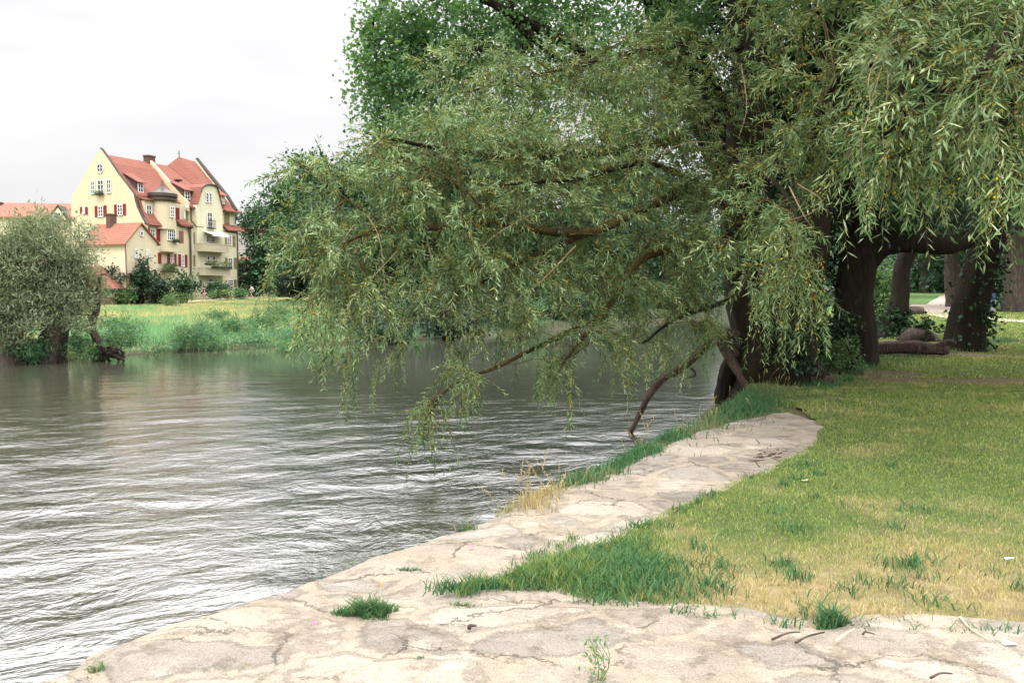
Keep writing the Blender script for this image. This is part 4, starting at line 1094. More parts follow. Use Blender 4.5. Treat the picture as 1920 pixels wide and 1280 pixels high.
copy_tree(park, base_at(2010, 66), .9, 1.0, 'park tree whose crown reaches in at the right edge far behind the path', pg)

# far wood that closes the view: one mass
cs = []
for (px, Y, hgt, w_, n_) in ((560, 150, 9, 22, 90), (680, 130, 9, 20, 90), (800, 130, 9, 20, 90), (920, 130, 9, 20, 90), (1040, 135, 9, 22, 90), (1160, 150, 10, 24, 90), (1290, 165, 12, 26, 110), (1420, 170, 13, 26, 110), (620, 190, 14, 26, 70), (800, 185, 15, 26, 80), (1000, 180, 15, 26, 80), (1180, 190, 16, 26, 80), (1380, 200, 16, 30, 90), (1560, 150, 15, 22, 90), (1660, 140, 15, 20, 100), (1760, 135, 15, 20, 110), (1860, 130, 15, 20, 110), (1960, 130, 15, 20, 110), (1700, 112, 5, 14, 60), (1900, 105, 7, 16, 90), (1830, 100, 5, 12, 60), (2060, 110, 14, 20, 80)):
    b_ = gp(px, Y)
    u = rng.random((n_, 3))
    cs.append(b_ + np.c_[(u[:, 0] - .5) * w_ * 1.6, (u[:, 1] - .5) * 14, u[:, 2] ** .8 * hgt * (1 - .5 * (2 * u[:, 0] - 1) ** 2)])
cs = np.vstack(cs)
V, T, tn = clump_leaves(cs, 2.6 * rng.uniform(.6, 1.2, len(cs)), 60, .75, .5)
tag(build('wood', V, [T], MIDLEAF, attr={'tone': tn}), 'dark far wood closing the view behind the park and the river bend', 'wood', kind='stuff')

# --- silver willows on the far bank, left edge
def silver_willow(px, Y, label, trunks, pads, dens=1.0):
    b0 = gp(px, Y)
    t = empty('silver_willow', b0, label, 'tree', 'silver willows on the far bank')
    for tr, rr in trunks:
        mb = MB(); trunk_mb(mb, [at(*p) for p in tr], rr, 26, 12, .18, px); mb.build('trunk', BARKGREY, t, True)
    nodes = []
    cs, (V, T, tn) = crown_pads(pads, .36, 70, .19, .042, dens * .9, flat=1.0, mid=.4, droop=-.2)
    build('crown', V, [T], WILLOW_FAR, t, attr={'tone': tn})
    mb = MB()
    for q in cs[::6]:
        b1 = at(trunks[0][0][-1][0] + rng.normal() * 15, 570, Y)
        mb.tube(spline([b1, (b1 + q) / 2 + rng.normal(size=3) * .2, q], 8), np.linspace(.06, .015, 8), 5)
    mb.build('branches', BARKGREY, t)
    return t
silver_willow(95, 30.5, 'bushy silver willow on the far bank with two thick leaning trunks', [([(78, 690, 30.5), (92, 650, 30.5), (100, 600, 30.5), (108, 540, 30.5)], [.62, .42, .36, .25]), ([(110, 688, 30.8), (112, 650, 30.8), (120, 600, 30.8), (138, 540, 30.8)], [.3, .24, .2, .15])],
              [(100, 450, 30.5, 80, 55, 1.6), (60, 520, 30.2, 85, 80, 1.6), (130, 520, 30.6, 65, 75, 1.4), (150, 580, 30.5, 45, 50, 1), (85, 590, 30, 80, 45, 1.2), (60, 440, 31, 60, 45, 1.3), (165, 500, 30.8, 32, 50, .8, .7)])
silver_willow(10, 29.8, 'second silver willow on the far bank, cut by the left edge of the picture', [([(18, 690, 29.8), (20, 650, 29.8), (24, 600, 29.8), (10, 530, 29.8)], [.5, .38, .32, .22])],
              [(-10, 480, 29.8, 60, 70, 1.5), (15, 560, 29.5, 60, 60, 1.3), (-40, 560, 29.8, 70, 80, 1.5), (20, 620, 29.4, 34, 40, .8, .6)])
# broken leaning dead trunk beside them
dr = at(183, 672, 31.2)
DT = empty('dead_trunk', dr, 'thin dead trunk with a snapped top leaning beside the silver willows', 'dead tree')
mb = MB()
trunk_mb(mb, [at(186, 678, 31.2), at(183, 640, 31.2), at(173, 612, 31.2), at(182, 580, 31.2), at(184, 545, 31.2), at(187, 515, 31.2)], [.22, .17, .14, .11, .09, .085], 26, 10, .2, 61)
limb_mb(mb, [(187, 517, 31.2), (196, 514, 31.3), (206, 520, 31.4)], .05, .02, 8, 6)
mb.build('trunk', DEADWOOD, DT, True)
mb = MB()
for k in range(16):
    a = at(205 + rng.normal() * 5, 662 + rng.normal() * 3, 31 + rng.normal() * .2); b_ = at(195 + rng.uniform(-8, 42), 655 + rng.uniform(-8, 22), 30.8 + rng.normal() * .3)
    mb.tube(spline([a, (a + b_) / 2 + rng.normal(size=3) * .10, b_], 8), np.linspace(.10, .03, 8), 7)
o = mb.build('root_ball', BARK, None, True)
tag(o, 'bare brown root ball lying at the water line beside the dead trunk', 'root ball')
# bare twigs sticking out of the willow top
# --- shrubs and weeds of the far bank
wg = 'weed clumps on the far river bank'
for (px, py, Y, rx, ry, rY, lab) in (
    (235, 632, 33, 42, 26, 1.2, 'weedy clump right of the dead trunk above the root ball'), (160, 650, 30.8, 40, 22, .8, 'dark weedy clump between the willow trunks and the dead trunk'), (50, 655, 29.8, 60, 20, .7, 'dark undergrowth below the silver willows at the left edge'),
    (365, 625, 37, 45, 22, 1.4, 'long weedy clump on the bank below the meadow, left one of the row'), (432, 612, 41, 38, 20, 1.4, 'weedy clump on the bank with a bushy top'), (500, 605, 44, 40, 22, 1.6, 'tall weed clump in the middle of the bank'), (470, 636, 37, 50, 13, 1.0, 'low green clump at the water line below the tall weeds'), (560, 630, 39, 50, 18, 1.2, 'weed clump behind the lowest hanging willow shoots'),
    (215, 600, 40, 22, 10, 1.0, 'small clump on the slope just right of the dead trunk'), (270, 612, 44, 16, 8, .8, 'lone small clump in the yellow grass above the little beach'), (330, 640, 36, 22, 10, .7, 'clump right above the beach at the water line'), (410, 590, 52, 26, 9, 1.0, 'bushy clump high on the meadow below the houses'), (520, 585, 56, 30, 10, 1.2, 'clump high on the meadow behind the hanging tip'), (540, 648, 36.5, 34, 8, .7, 'fringe clump at the water line below the hanging tip'), (395, 645, 36.5, 30, 8, .6, 'fringe clump at the water line in the middle of the bank'),
    (290, 655, 34, 25, 8, .6, 'flat green clump at the water line beside the little beach')):
    bush('weed_clump', px, py, Y, rx, ry, rY, lab, WEED, .20, .035, 60, .30, 1.5, 'weeds', wg, stems=False)
for (px, py, Y, rx, ry, lab) in ((695, 600, 46, 50, 38, 'dark bank shrub right of the slender meadow tree'), (785, 592, 50, 60, 42, 'dark bank shrub behind the middle of the hanging shoots'), (940, 585, 56, 60, 40, 'dark bank shrub behind the dark overhanging one'), (1045, 578, 64, 60, 38, 'dark bank shrub above the lighter rounded one'), (1155, 572, 76, 60, 36, 'dark bank shrub near the bend of the river'), (1275, 562, 100, 70, 34, 'dark bank shrub left of the willow trunk, beyond the water'), (840, 560, 66, 60, 30, 'dark shrub on the far meadow behind the water gap'), (700, 565, 66, 60, 26, 'dark shrub under the far trees behind the sprays')):
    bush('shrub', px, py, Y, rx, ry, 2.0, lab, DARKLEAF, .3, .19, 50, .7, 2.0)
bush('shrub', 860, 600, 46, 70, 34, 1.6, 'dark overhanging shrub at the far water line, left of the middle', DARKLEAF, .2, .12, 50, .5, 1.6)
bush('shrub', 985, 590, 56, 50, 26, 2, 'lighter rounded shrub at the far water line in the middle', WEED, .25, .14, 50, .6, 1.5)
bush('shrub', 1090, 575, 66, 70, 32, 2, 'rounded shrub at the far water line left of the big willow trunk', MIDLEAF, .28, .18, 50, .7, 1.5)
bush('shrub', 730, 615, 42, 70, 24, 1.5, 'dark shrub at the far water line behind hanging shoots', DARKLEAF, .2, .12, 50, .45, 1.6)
bush('shrub', 1230, 565, 90, 70, 26, 2, 'furthest shrub at the bend of the river', MIDLEAF, .3, .2, 50, .8, 1.5)

# meadow grass on the far bank
P = np.c_[rng.uniform(-46, 6, 190000), 30 + 85 * rng.random(190000) ** 1.5]
pxs = 960 + F * P[:, 0] / P[:, 1]
keep = (pxs > -60) & (pxs < 1150) & ((pxs < 640) | (P[:, 1] < 48)) & (~inpoly(P, poly))
P = P[keep]
df = pdist(P, FBK)
z = gz(P)
patch = fbm(P[:, 0] * .22, P[:, 1] * .22, 91); pat2 = fbm(P[:, 0] * .9, P[:, 1] * .9, 92)
pth = A([gp(60, 98), gp(200, 100), gp(300, 105), gp(384, 112), gp(474, 122), gp(560, 130), gp(700, 140)])[:, :2]
ok = pdist(P, pth) > 1.1
P, df, z, patch, pat2 = P[ok], df[ok], z[ok], patch[ok], pat2[ok]
dry = np.clip((patch - .46) * 4 + (pat2 - .5) * 2.6 + (rng.random(len(P)) - .5) * .5 - np.clip((5 - df) / 4, 0, 1) * .7 + .12, 0, 1)
Hh = rng.uniform(.18, .5, len(P)) * (.6 + pat2) * np.where(df < 4, 1.25, 1) * np.interp(P[:, 1], [70, 100], [1, .45])
print('meadow blades', len(P))
tag(blades('meadow_grass', np.c_[P, z - .03], Hh, rng.uniform(.02, .045, len(P)) * (.7 + P[:, 1] / 80), dry, MEAD_M, .9, 1), 'tall uncut meadow grass in green and straw patches on the far bank', 'grass', kind='stuff')

# ------------------------------------------------------------------ paths
def strip(name, ctrl, width, m, lift, jag=.15, n_=160):
    P = lenparam(spline(np.c_[A(ctrl)[:, :2], np.zeros(len(ctrl))], 300)[:, :2], n_)
    T = norm(np.gradient(P, axis=0)); Nn = np.c_[-T[:, 1], T[:, 0]]
    rows = []
    for k, u in enumerate(np.linspace(-.5, .5, 7)):
        j = (fbm(np.linspace(0, 40, n_), np.full(n_, k * 3.), 7) - .5) * jag * 2 if k in (0, 6) else 0
        Q = P + Nn * (u * width + j)[:, None] if not np.isscalar(j) else P + Nn * (u * width)
        rows.append(np.c_[Q, gz(Q) + lift])
    V = A(rows).reshape(-1, 3)
    i = np.arange(6)[:, None] * n_ + np.arange(n_ - 1)[None]
    return tag(build(name, V, np.stack([i, i + n_, i + n_ + 1, i + 1], -1).reshape(-1, 4), m, smooth=True), kind='structure')
n = NT('gravel_path')
GRAVEL = n.fin(n.mix(n.noise(1.5, 6, .7), (.36, .30, .24), (.56, .49, .41)), .95, .2, n.bump(n.noise(40, 4), .4, .01))
strip('path', [g(2080, 612, 33), g(1990, 606, 34), g(1890, 601, 35), g(1810, 596, 36), g(1768, 588, 38), g(1752, 578, 43), g(1742, 569, 50), g(1752, 563, 58), g(1800, 559, 68)], 1.9, GRAVEL, .03)
strip('path', [gp(60, 98), gp(200, 100), gp(300, 105), gp(384, 112), gp(474, 122), gp(560, 130), gp(700, 140)], 2.2, GRAVEL, .05)

# ------------------------------------------------------------------ house materials
def m_render(name, col):
    n = NT(name)
    c = n.mix(n.noise(.8, 6, .65), tuple(x * .86 for x in col), tuple(min(.9, x * 1.08) for x in col))
    v = n.mapped(n.pos(), (2.5, 2.5, .18))
    c = n.mix(n.math('MULTIPLY', n.ramp(n.noise(1.0, 5, .6, v), [(.52, (0, 0, 0)), (.75, (1, 1, 1))]), .28), c, tuple(x * .6 for x in col))
    return n.fin(c, .9, .15, n.bump(n.noise(30, 4), .2, .01))
YELLOW = m_render('yellow_render', (.60, .53, .37))
GREENISH = m_render('pale_green_render', (.66, .63, .45))
CREAM = m_render('cream_render', (.66, .58, .42))
def m_tiles(name, c1, c2):
    n = NT(name)
    c = n.mix(n.noise(1.1, 5, .6), c1, c2)
    wv = n.node('ShaderNodeTexWave', wave_type='BANDS', bands_direction='Z'); wv.inputs['Scale'].default_value = 1.25; wv.inputs['Distortion'].default_value = .6; wv.inputs['Detail'].default_value = 2
    n.link(n.pos(), wv.inputs['Vector'])
    c = n.mix(n.math('MULTIPLY', wv.outputs['Fac'], .35), c, tuple(x * .55 for x in c1))
    c = n.mix(n.ramp(n.noise(9, 3), [(.55, (0, 0, 0)), (.75, (1, 1, 1))]), c, tuple(x * .6 for x in c1))
    return n.fin(c, .85, .2, n.bump(wv.outputs['Fac'], .5, .04))
TILES = m_tiles('red_roof_tiles', (.21, .078, .054), (.31, .125, .092))
TILES2 = m_tiles('old_roof_tiles', (.26, .10, .07), (.38, .17, .12))
GREYROOF = m_tiles('grey_roof_tiles', (.17, .155, .14), (.27, .25, .22))
COPING = m_plain('dark_coping', (.07, .055, .05), .7)
WHITE = m_plain('white_paint', (.78, .77, .74), .5, .4, .08)
REDP = m_plain('red_shutter_paint', (.24, .028, .028), .6, .3, .3)
OLIVE = m_plain('olive_shutter_paint', (.25, .215, .10), .6, .3, .25)
COPPER = m_plain('dark_copper', (.075, .055, .045), .35, .5, .3, metallic=.5)
BRICK = m_plain('brick', (.12, .075, .06), .9, .2, .4, 6)
DARKM = m_plain('dark_metal', (.03, .028, .026), .5, .4, .3)
BALC = m_plain('balcony_slats', (.52, .48, .34), .7, .3, .15)
CANVAS = m_plain('awning_canvas', (.82, .81, .78), .8, .2, .05)
n = NT('window_glass')
GLASS = n.fin(n.mix(n.noise(.6, 3), (.015, .02, .03), (.07, .085, .11)), .08, .6)
FLOWER = m_leaf('flower_box_plants', [(0, (.04, .09, .03)), (.7, (.10, .20, .06)), (.82, (.2, .22, .05)), (.86, (.45, .05, .05)), (1, (.6, .35, .05))], .25)
GARDEN = m_leaf('garden_plants', [(0, (.03, .08, .03)), (.6, (.08, .18, .06)), (.8, (.2, .28, .08)), (.9, (.55, .5, .4)), (.95, (.55, .45, .05)), (1, (.45, .08, .10))], .25)

# ------------------------------------------------------------------ house frame
HK = A([(272 - 960) / F * 110, 110.0, 0.0])
D1 = A([.391, .920, 0]); D1 /= np.linalg.norm(D1)
D2 = A([-D1[1], D1[0], 0])                   # into the house
def hw(s, v, z): return HK + D1 * s + D2 * v + A([0, 0, z])
def zz(X, Y): return 120 + X / 4.268, 260 + Y / 4.268
def onplane(px, py, p0, nrm):
    d = ray(px, py); o_ = A([0, 0, CZ])
    return o_ + d * ((p0 - o_) @ nrm / (d @ nrm))
def fac(X, Y, v=0.0):
    """picture point on the street front plane, v metres behind it -> (s, z)"""
    p = onplane(*zz(X, Y), hw(0, v, 0), D2)
    return (p - hw(0, v, 0)) @ D1, p[2]
def gab(X, Y, s=0.0):
    p = onplane(*zz(X, Y), hw(s, 0, 0), D1)
    return (p - hw(s, 0, 0)) @ D2, p[2]
def f3(X, Y, v=0.0):
    s, z = fac(X, Y, v); return hw(s, v, z)

class Plane:
    """a wall plane: local (a, z) -> world, with outward normal"""
    def __init__(s, fn, out, ax): s.fn, s.out, s.ax = fn, out, ax
def front(v=0.0): return Plane(lambda a, z: hw(a, v, z), -D2, D1), lambda X, Y: fac(X, Y, v)
def side(s=0.0): return Plane(lambda a, z: hw(s, a, z), -D1, D2), lambda X, Y: gab(X, Y, s)

def rect_of(conv, r):
    (a0, z1), (a1, z0) = conv(r[0], r[1]), conv(r[2], r[3])
    return min(a0, a1), max(a0, a1), min(z0, z1), max(z0, z1)

def window(par, pl, conv, r, cols=2, rows=3, frame=WHITE, name='window'):
    a0, a1, z0, z1 = rect_of(conv, r)
    o_ = pl.out; ax = pl.ax
    mb = MB(); up = A([0, 0, 1.])
    def bar(x0, x1, y0, y1, d0=.02, d1=.10):
        c = (pl.fn((x0 + x1) / 2, (y0 + y1) / 2) + o_ * (d0 + d1) / 2)
        mb.box(c, (x1 - x0, d1 - d0, y1 - y0), ax, o_, up)
    t = .095
    bar(a0, a1, z0, z0 + t, .02, .16); bar(a0, a1, z1 - t, z1); bar(a0, a0 + t, z0 + t, z1 - t); bar(a1 - t, a1, z0 + t, z1 - t)
    for k in range(1, cols):
        x = a0 + (a1 - a0) * k / cols; bar(x - .045, x + .045, z0 + t, z1 - t, .02, .085)
    for k in range(1, rows):
        y = z0 + (z1 - z0) * k / rows; bar(a0 + t, a1 - t, y - .03, y + .03, .02, .075)
    wo = mb.build(name, frame, par)
    m2_ = MB()
    m2_.box(pl.fn((a0 + a1) / 2, (z0 + z1) / 2) + o_ * .03, (a1 - a0 - .02, .03, z1 - z0 - .02), ax, o_, up)
    m2_.build('pane', GLASS, wo)
    return wo

def shutter(par, pl, conv, r, m=REDP):
    a0, a1, z0, z1 = rect_of(conv, r)
    mb = MB(); up = A([0, 0, 1.])
    mb.box(pl.fn((a0 + a1) / 2, (z0 + z1) / 2) + pl.out * .05, (a1 - a0, .06, z1 - z0), pl.ax, pl.out, up)
    ns = max(4, int((z1 - z0) / .16))
    for k in range(ns):
        y = z0 + (z1 - z0) * (k + .5) / ns
        mb.box(pl.fn((a0 + a1) / 2, y) + pl.out * .095, (a1 - a0 - .14, .03, .07), pl.ax, pl.out, up)
    return mb.build('shutter', m, par)

def plants_box(par, pl, conv, r, name='flower_box', depth=.3, n_=160, m=FLOWER):
    a0, a1, z0, z1 = rect_of(conv, r)
    mb = MB(); up = A([0, 0, 1.])
    h = min(.22, (z1 - z0) * .5)
    mb.box(pl.fn((a0 + a1) / 2, z0 + h / 2) + pl.out * (depth / 2 + .17), (a1 - a0, depth, h), pl.ax, pl.out, up)
    bo = mb.build(name, DARKM, par)
    cs = A([pl.fn(a, z) + pl.out * (depth / 2 + .17 + rng.normal() * .08) for a, z in zip(rng.uniform(a0, a1, n_ // 8), rng.uniform(z0 + h * .6, z1, n_ // 8))])
    V, T, tn = clump_leaves(cs, .22, 14, .14, .10)
    build('plants', V, [T], m, bo, attr={'tone': tn})
    return bo

def slab(name, pts, thick, m, par):
    """roof slab: planar-ish polygon, thickened along its normal"""
    P = [A(p) for p in pts]
    nrm = np.cross(P[1] - P[0], P[2] - P[0]); nrm /= np.linalg.norm(nrm)
    if nrm[2] < 0: nrm = -nrm
    mb = MB(); mb.prism([p - nrm * thick for p in P], nrm * thick)
    return mb.build(name, m, par)

HZ = .1
# ------------------------------------------------------------------ yellow gabled house
s_split = fac(1000, 800)[0]
s_end = fac(1390, 800)[0]
YH = empty('gabled_house', hw(0, 0, .8), 'tall yellow gabled house with red shutters, red tile roof and a small onion dome', 'house')
gpts = [gab(*q) for q in [(650, 690), (640, 668), (612, 620), (585, 560), (566, 500), (556, 445), (500, 370), (430, 282), (360, 175), (300, 92), (285, 80)]]
apex_t, apex_z = gpts[-1]
lt, lz = gab(55, 480)
gW = gab(55, 900)[0]
prof = gpts + [((apex_t * .5 + gab(160, 300)[0] * .5), (apex_z + gab(160, 300)[1]) / 2), gab(160, 300), (lt, lz)]
walls = MB()
poly_g = [(0, HZ)] + gpts + [gab(220, 190), gab(160, 298), (lt, lz), (lt, HZ)]
walls.prism([hw(0, a, z) for a, z in poly_g], D1 * .45)
z_e = fac(700, 684)[1]                       # eave of the flare
z_u = fac(930, 520)[1]                       # upper eave
walls.prism([hw(.45, .003, HZ), hw(s_split, .003, HZ), hw(s_split, .003, z_e), hw(.45, .003, z_e)], D2 * .4)
s_f = fac(850, 683)[0]                       # right end of the flare
walls.prism([hw(s_f - .6, .45, z_e - .5), hw(s_split, .45, z_e - .5), hw(s_split, .45, z_u), hw(s_f - .6, .45, z_u)], D2 * .4)
walls.prism([hw(.45, lt - .003, HZ), hw(s_split, lt - .003, HZ), hw(s_split, lt - .003, lz), hw(.45, lt - .003, lz)], -D2 * .4)
walls.build('wall', YELLOW, YH)
# roof: flare swept along the front, then the main slope up to the ridge and the back slope
rp = [(a, z - (.35 if a > 1.5 else .06)) for a, z in gpts]
main = [gpts[5], gpts[6], gpts[7], gpts[8], gpts[10]]
mb = MB()
def sweep(mb, prof, s0, s1, t=.16):
    for (a0, z0), (a1, z1) in zip(prof[:-1], prof[1:]):
        dv = A([a1 - a0, z1 - z0]); nn = A([-dv[1], dv[0]]) / np.hypot(*dv)
        p = [hw(s0, a0, z0), hw(s1, a0, z0), hw(s1, a1, z1), hw(s0, a1, z1)]
        off = D2 * nn[0] * t + A([0, 0, nn[1] * t])
        mb.prism(p, off if off[2] > 0 or nn[0] < 0 else -off)
mlow = [(a, z - .45) for a, z in main]; mlow[-1] = (apex_t, apex_z - .75)
sweep(mb, [(mlow[0][0] - .25, mlow[0][1] - .55)] + mlow, .46, s_split - .1)
sweep(mb, [(apex_t, apex_z - .75), (lt + .2, lz - .1)], .46, s_split - .1)
mb.build('roof', TILES, YH)
mb = MB()
fl = [(a - .1, z) for a, z in gpts[:6]]
sweep(mb, fl, .46, s_f - .35)
sR = fac(740, 520)[0]
mb.build('roof_flare', TILES, YH)
# right flare edge curls outwards: a dark verge
mb = MB()
mb.tube([hw(s_f - .35 + .0, a - .25, z + .05) for a, z in fl], .13, 6)
# coping along the gable
mb.tube([hw(.2, a, z + .06) for a, z in gpts], .17, 6)
mb.build('verge', COPING, YH)
mb = MB(); mb.tube([hw(.2, a, z + .04) for a, z in [gpts[-1], gab(220, 190), gab(160, 298), (lt, lz)]], .09, 6); mb.build('verge', COPING, YH)
mb = MB(); mb.tube([hw(.0, -.32, z_e - .05), hw(s_f, -.32, z_e - .05)], .11, 6); mb.build('gutter', COPING, YH)
# chimney
cpos = f3(683, 180, apex_t)
mb = MB(); mb.box(cpos + A([0, 0, -1.5]), (1.25, .9, 4.2), D1, D2); mb.box(cpos + A([0, 0, .65]), (1.4, 1.05, .2), D1, D2)
ch = mb.build('chimney', BRICK, YH)
# upper dormer of the yellow house
def shed_dormer(par, rp0, rp1, wr, x_left, x_right, ytop, ybot, back_px, up_px, m_cheek=COPING):
    """rp0, rp1: (v, z) of the foot and the top of the roof slope the dormer sits on"""
    dv_, dz_ = rp1[0] - rp0[0], rp1[1] - rp0[1]
    nrm = D2 * dz_ - A([0, 0, dv_]); nrm /= np.linalg.norm(nrm)
    hit = onplane(*zz((x_left + x_right) / 2, ybot), hw(0, *rp0), nrm)
    v = float((hit - HK) @ D2)
    pl, cv = front(v)
    s0, z1 = cv(x_left, ytop); s1, z0 = cv(x_right, ybot)
    mb = MB()
    (vb0, zb0_) = gab(x_left - back_px, ytop - up_px, s0 - .1)
    back = vb0 - v
    sl = dz_ / dv_
    zc = max(z0 + .2, zb0_ - .1)
    for a_, b_ in ((s0, s0 + .1), (s1 - .1, s1)):
        mb.prism([hw(a_, v + .12, z0), hw(a_, v + .12, z1), hw(a_, vb0, zb0_), hw(a_, vb0 - .1, zb0_ - .45)], D1 * .1)
    mb.prism([hw(s0, v, z0), hw(s1, v, z0), hw(s1, v, z1), hw(s0, v, z1)], D2 * .12)
    d = mb.build('dormer', m_cheek, par)
    mb2 = MB()
    mb2.prism([hw(s0 - .2, v - .4, z1 - .05), hw(s1 + .2, v - .4, z1 - .05), hw(s1 + .5, vb0 + .3, zb0_ + .08), hw(s0 - .25, vb0 + .3, zb0_ + .08)], A([0, 0, .12]))
    mb2.build('dormer_roof', TILES, d)
    window(d, pl, cv, wr, 2, 2)
    return d
shed_dormer(YH, mlow[0], mlow[-1], (588, 357, 632, 435), 584, 638, 350, 438, 128, 88)
# dormer standing in the flare
pl, cv = front(.42)
s0, z1 = cv(646, 492); s1, z0 = cv(716, 628)
mb = MB(); mb.prism([hw(s0, .42, z0), hw(s1, .42, z0), hw(s1, .42, z1), hw(s0, .42, z1)], D2 * 1.8)
d = mb.build('dormer', YELLOW, YH)
mb = MB(); mb.prism([hw(s0 - .2, .1, z1), hw(s1 + .3, .1, z1), hw(s1 + .3, 2.4, z1 + .55), hw(s0 - .2, 2.4, z1 + .55)], A([0, 0, .14])); mb.build('dormer_roof', TILES, d)
window(d, pl, cv, (655, 528, 700, 620), 2, 2)
# turret with the onion dome
tc_s = fac(818, 600, -.2)[0]; tr = (fac(893, 520, -.2)[0] - fac(748, 520, -.2)[0]) / 2
zt0, zt1 = fac(850, 890, -.6)[1], fac(818, 506, -.2)[1]
zmid = fac(850, 690, -.5)[1]
mb = MB()
def ngon(r, z, n_=16, cv_=.35): return [hw(tc_s + r * math.cos(2 * math.pi * k / n_), cv_ + r * .9 * math.sin(2 * math.pi * k / n_), z) for k in range(n_)]
def lathe(mb, prof, n_=16, cv_=.35):
    rings = [ngon(r, z, n_, cv_) for r, z in prof]
    V = [p for rg in rings for p in rg]
    Fc = [(i * n_ + k, i * n_ + (k + 1) % n_, (i + 1) * n_ + (k + 1) % n_, (i + 1) * n_ + k) for i in range(len(prof) - 1) for k in range(n_)]
    Fc += [list(range(n_))[::-1], [(len(prof) - 1) * n_ + k for k in range(n_)]]
    mb.add(V, Fc)
lathe(mb, [(tr, zmid - .6), (tr, zt1)])
tu = mb.build('turret', YELLOW, YH)
zs = lambda Y: fac(795, Y, .1)[1]
mb = MB(); lathe(mb, [(tr + .25, zs(505)), (tr + .32, zs(494)), (tr + .3, zs(480)), (tr + .42, zs(462)), (tr + .38, zs(440)), (tr * .78, zs(420)), (tr * .42, zs(403)), (tr * .2, zs(380)), (tr * .1, zs(355)), (.03, zs(325))], 20)
mb.build('dome', COPPER, tu, False)
plT = Plane(lambda a, z: hw(a, .35 - tr * .9 - .02, z), -D2, D1); cvT = lambda X, Y: fac(X, Y, .35 - tr * .9)
window(tu, plT, cvT, (846, 540, 880, 632), 2, 3)
# bay below the turret
pb, cb = front(-.75)
s0, _ = cb(812, 800); s1, _ = cb(900, 800)
mb = MB(); zb0, zb1 = cb(860, 890)[1], cb(860, 690)[1]
mb.prism([hw(s0 - .25, 0, zb0), hw(s0 + .25, -.75, zb0), hw(s1, -.75, zb0), hw(s1 + .25, 0, zb0)], A([0, 0, zb1 - zb0 + .6]))
mb.box(hw((s0 + s1) / 2, -.42, zb0 - .12), (s1 - s0 + .5, .95, .26), D1, D2)
bay = mb.build('bay', YELLOW, YH)
window(bay, pb, cb, (822, 724, 893, 818), 4, 3)
plants_box(bay, pb, cb, (862, 800, 904, 832))
# skirt roof right of the turret
def skirt(par, x0, x1, ytop, ybot, vt=.45, vb=-.45, name='skirt_roof'):
    s0, zt = fac(x0, ytop, vt); s1, _ = fac(x1, ytop, vt); zb = fac(x0, ybot, vb)[1]
    mb = MB(); mb.prism([hw(s0, vb, zb), hw(s1, vb, zb), hw(s1, vt, zt), hw(s0, vt, zt)], A([0, 0, .15]))
    mb.box(hw((s0 + s1) / 2, vb - .03, zb + .02), (s1 - s0, .14, .14), D1, D2)
    return mb.build(name, TILES, par)
skirt(YH, 893, 985, 650, 690)
# facade openings
pl, cv = front(0.0)
shutter(YH, pl, cv, (668, 718, 684, 800)); window(YH, pl, cv, (687, 720, 727, 812)); shutter(YH, pl, cv, (739, 725, 768, 823))
shutter(YH, pl, cv, (920, 736, 955, 834), m_plain('faded_red_paint', (.27, .12, .09), .7))
shutter(YH, pl, cv, (750, 912, 777, 1000)); shutter(YH, pl, cv, (825, 922, 847, 1002)); window(YH, pl, cv, (848, 925, 877, 1005)); shutter(YH, pl, cv, (878, 922, 899, 1020))
shutter(YH, pl, cv, (914, 925, 934, 1022)); window(YH, pl, cv, (935, 927, 962, 1024)); shutter(YH, pl, cv, (963, 928, 986, 1027))
pu, cu = front(.45)
shutter(YH, pu, cu, (893, 552, 922, 645))
# little flower balcony
pb2, cb2 = front(-.1)
plants_box(YH, pb2, cb2, (760, 998, 882, 1075), 'flower_balcony', .8, 700)
# gable openings
ps, cs_ = side(0.0)
for r, c_ in (((216, 340, 252, 444), 2), ((270, 333, 321, 444), 2), ((342, 328, 381, 435), 2)):
    window(YH, ps, cs_, r, c_, 3)
plants_box(YH, ps, cs_, (268, 424, 324, 452))
for a in ((130, 548, 150, 600), (172, 547, 192, 606), (248, 540, 273, 628), (318, 535, 343, 623), (403, 528, 427, 618), (474, 522, 498, 612)):
    shutter(YH, ps, cs_, a)
for a in ((151, 549, 171, 602), (274, 540, 317, 626), (428, 526, 473, 613)):
    window(YH, ps, cs_, a, 2, 3)
a0, z0 = cs_(290, 238); rr = abs(cs_(264, 238)[0] - a0)
mb = MB(); ring = [(a0 + rr * math.cos(t), z0 + rr * math.sin(t)) for t in np.linspace(0, 2 * math.pi, 21)[:-1]]
mb.tube([hw(-.05, a, z) for a, z in ring + ring[:1]], .1, 6)
mb.box(hw(-.06, a0, z0), (.06, .07, rr * 1.9), D1, D2); mb.box(hw(-.07, a0, z0), (.06, rr * 1.9, .07), D1, D2)
ro = mb.build('round_window', WHITE, YH)
mb = MB(); mb.prism([hw(-.02, a, z) for a, z in ring], D1 * .01); mb.build('pane', GLASS, ro)
# downpipe between the houses
mb = MB(); mb.tube([f3(985, 690, -.35), f3(1000, 730, -.18), f3(1010, 800, -.15), f3(1015, 1100, -.15)], .1, 8); mb.box(f3(1022, 705, -.35), (.3, .3, .5), D1, D2)
mb.build('downpipe', COPING, YH)
# fire wall with light top between the two roofs
mb = MB()
fw = [fac(715, 150, apex_t), fac(985, 535, .2)]
sF = s_split
pA = hw(sF, apex_t, apex_z + .0); pB = hw(sF, .2, z_u + .35)
mb.prism([pA, pB, pB - A([0, 0, 1.2]), pA - A([0, 0, 1.2])], D1 * .5)
mb.build('party_wall', m_render('party_wall_render', (.68, .52, .34)), YH)

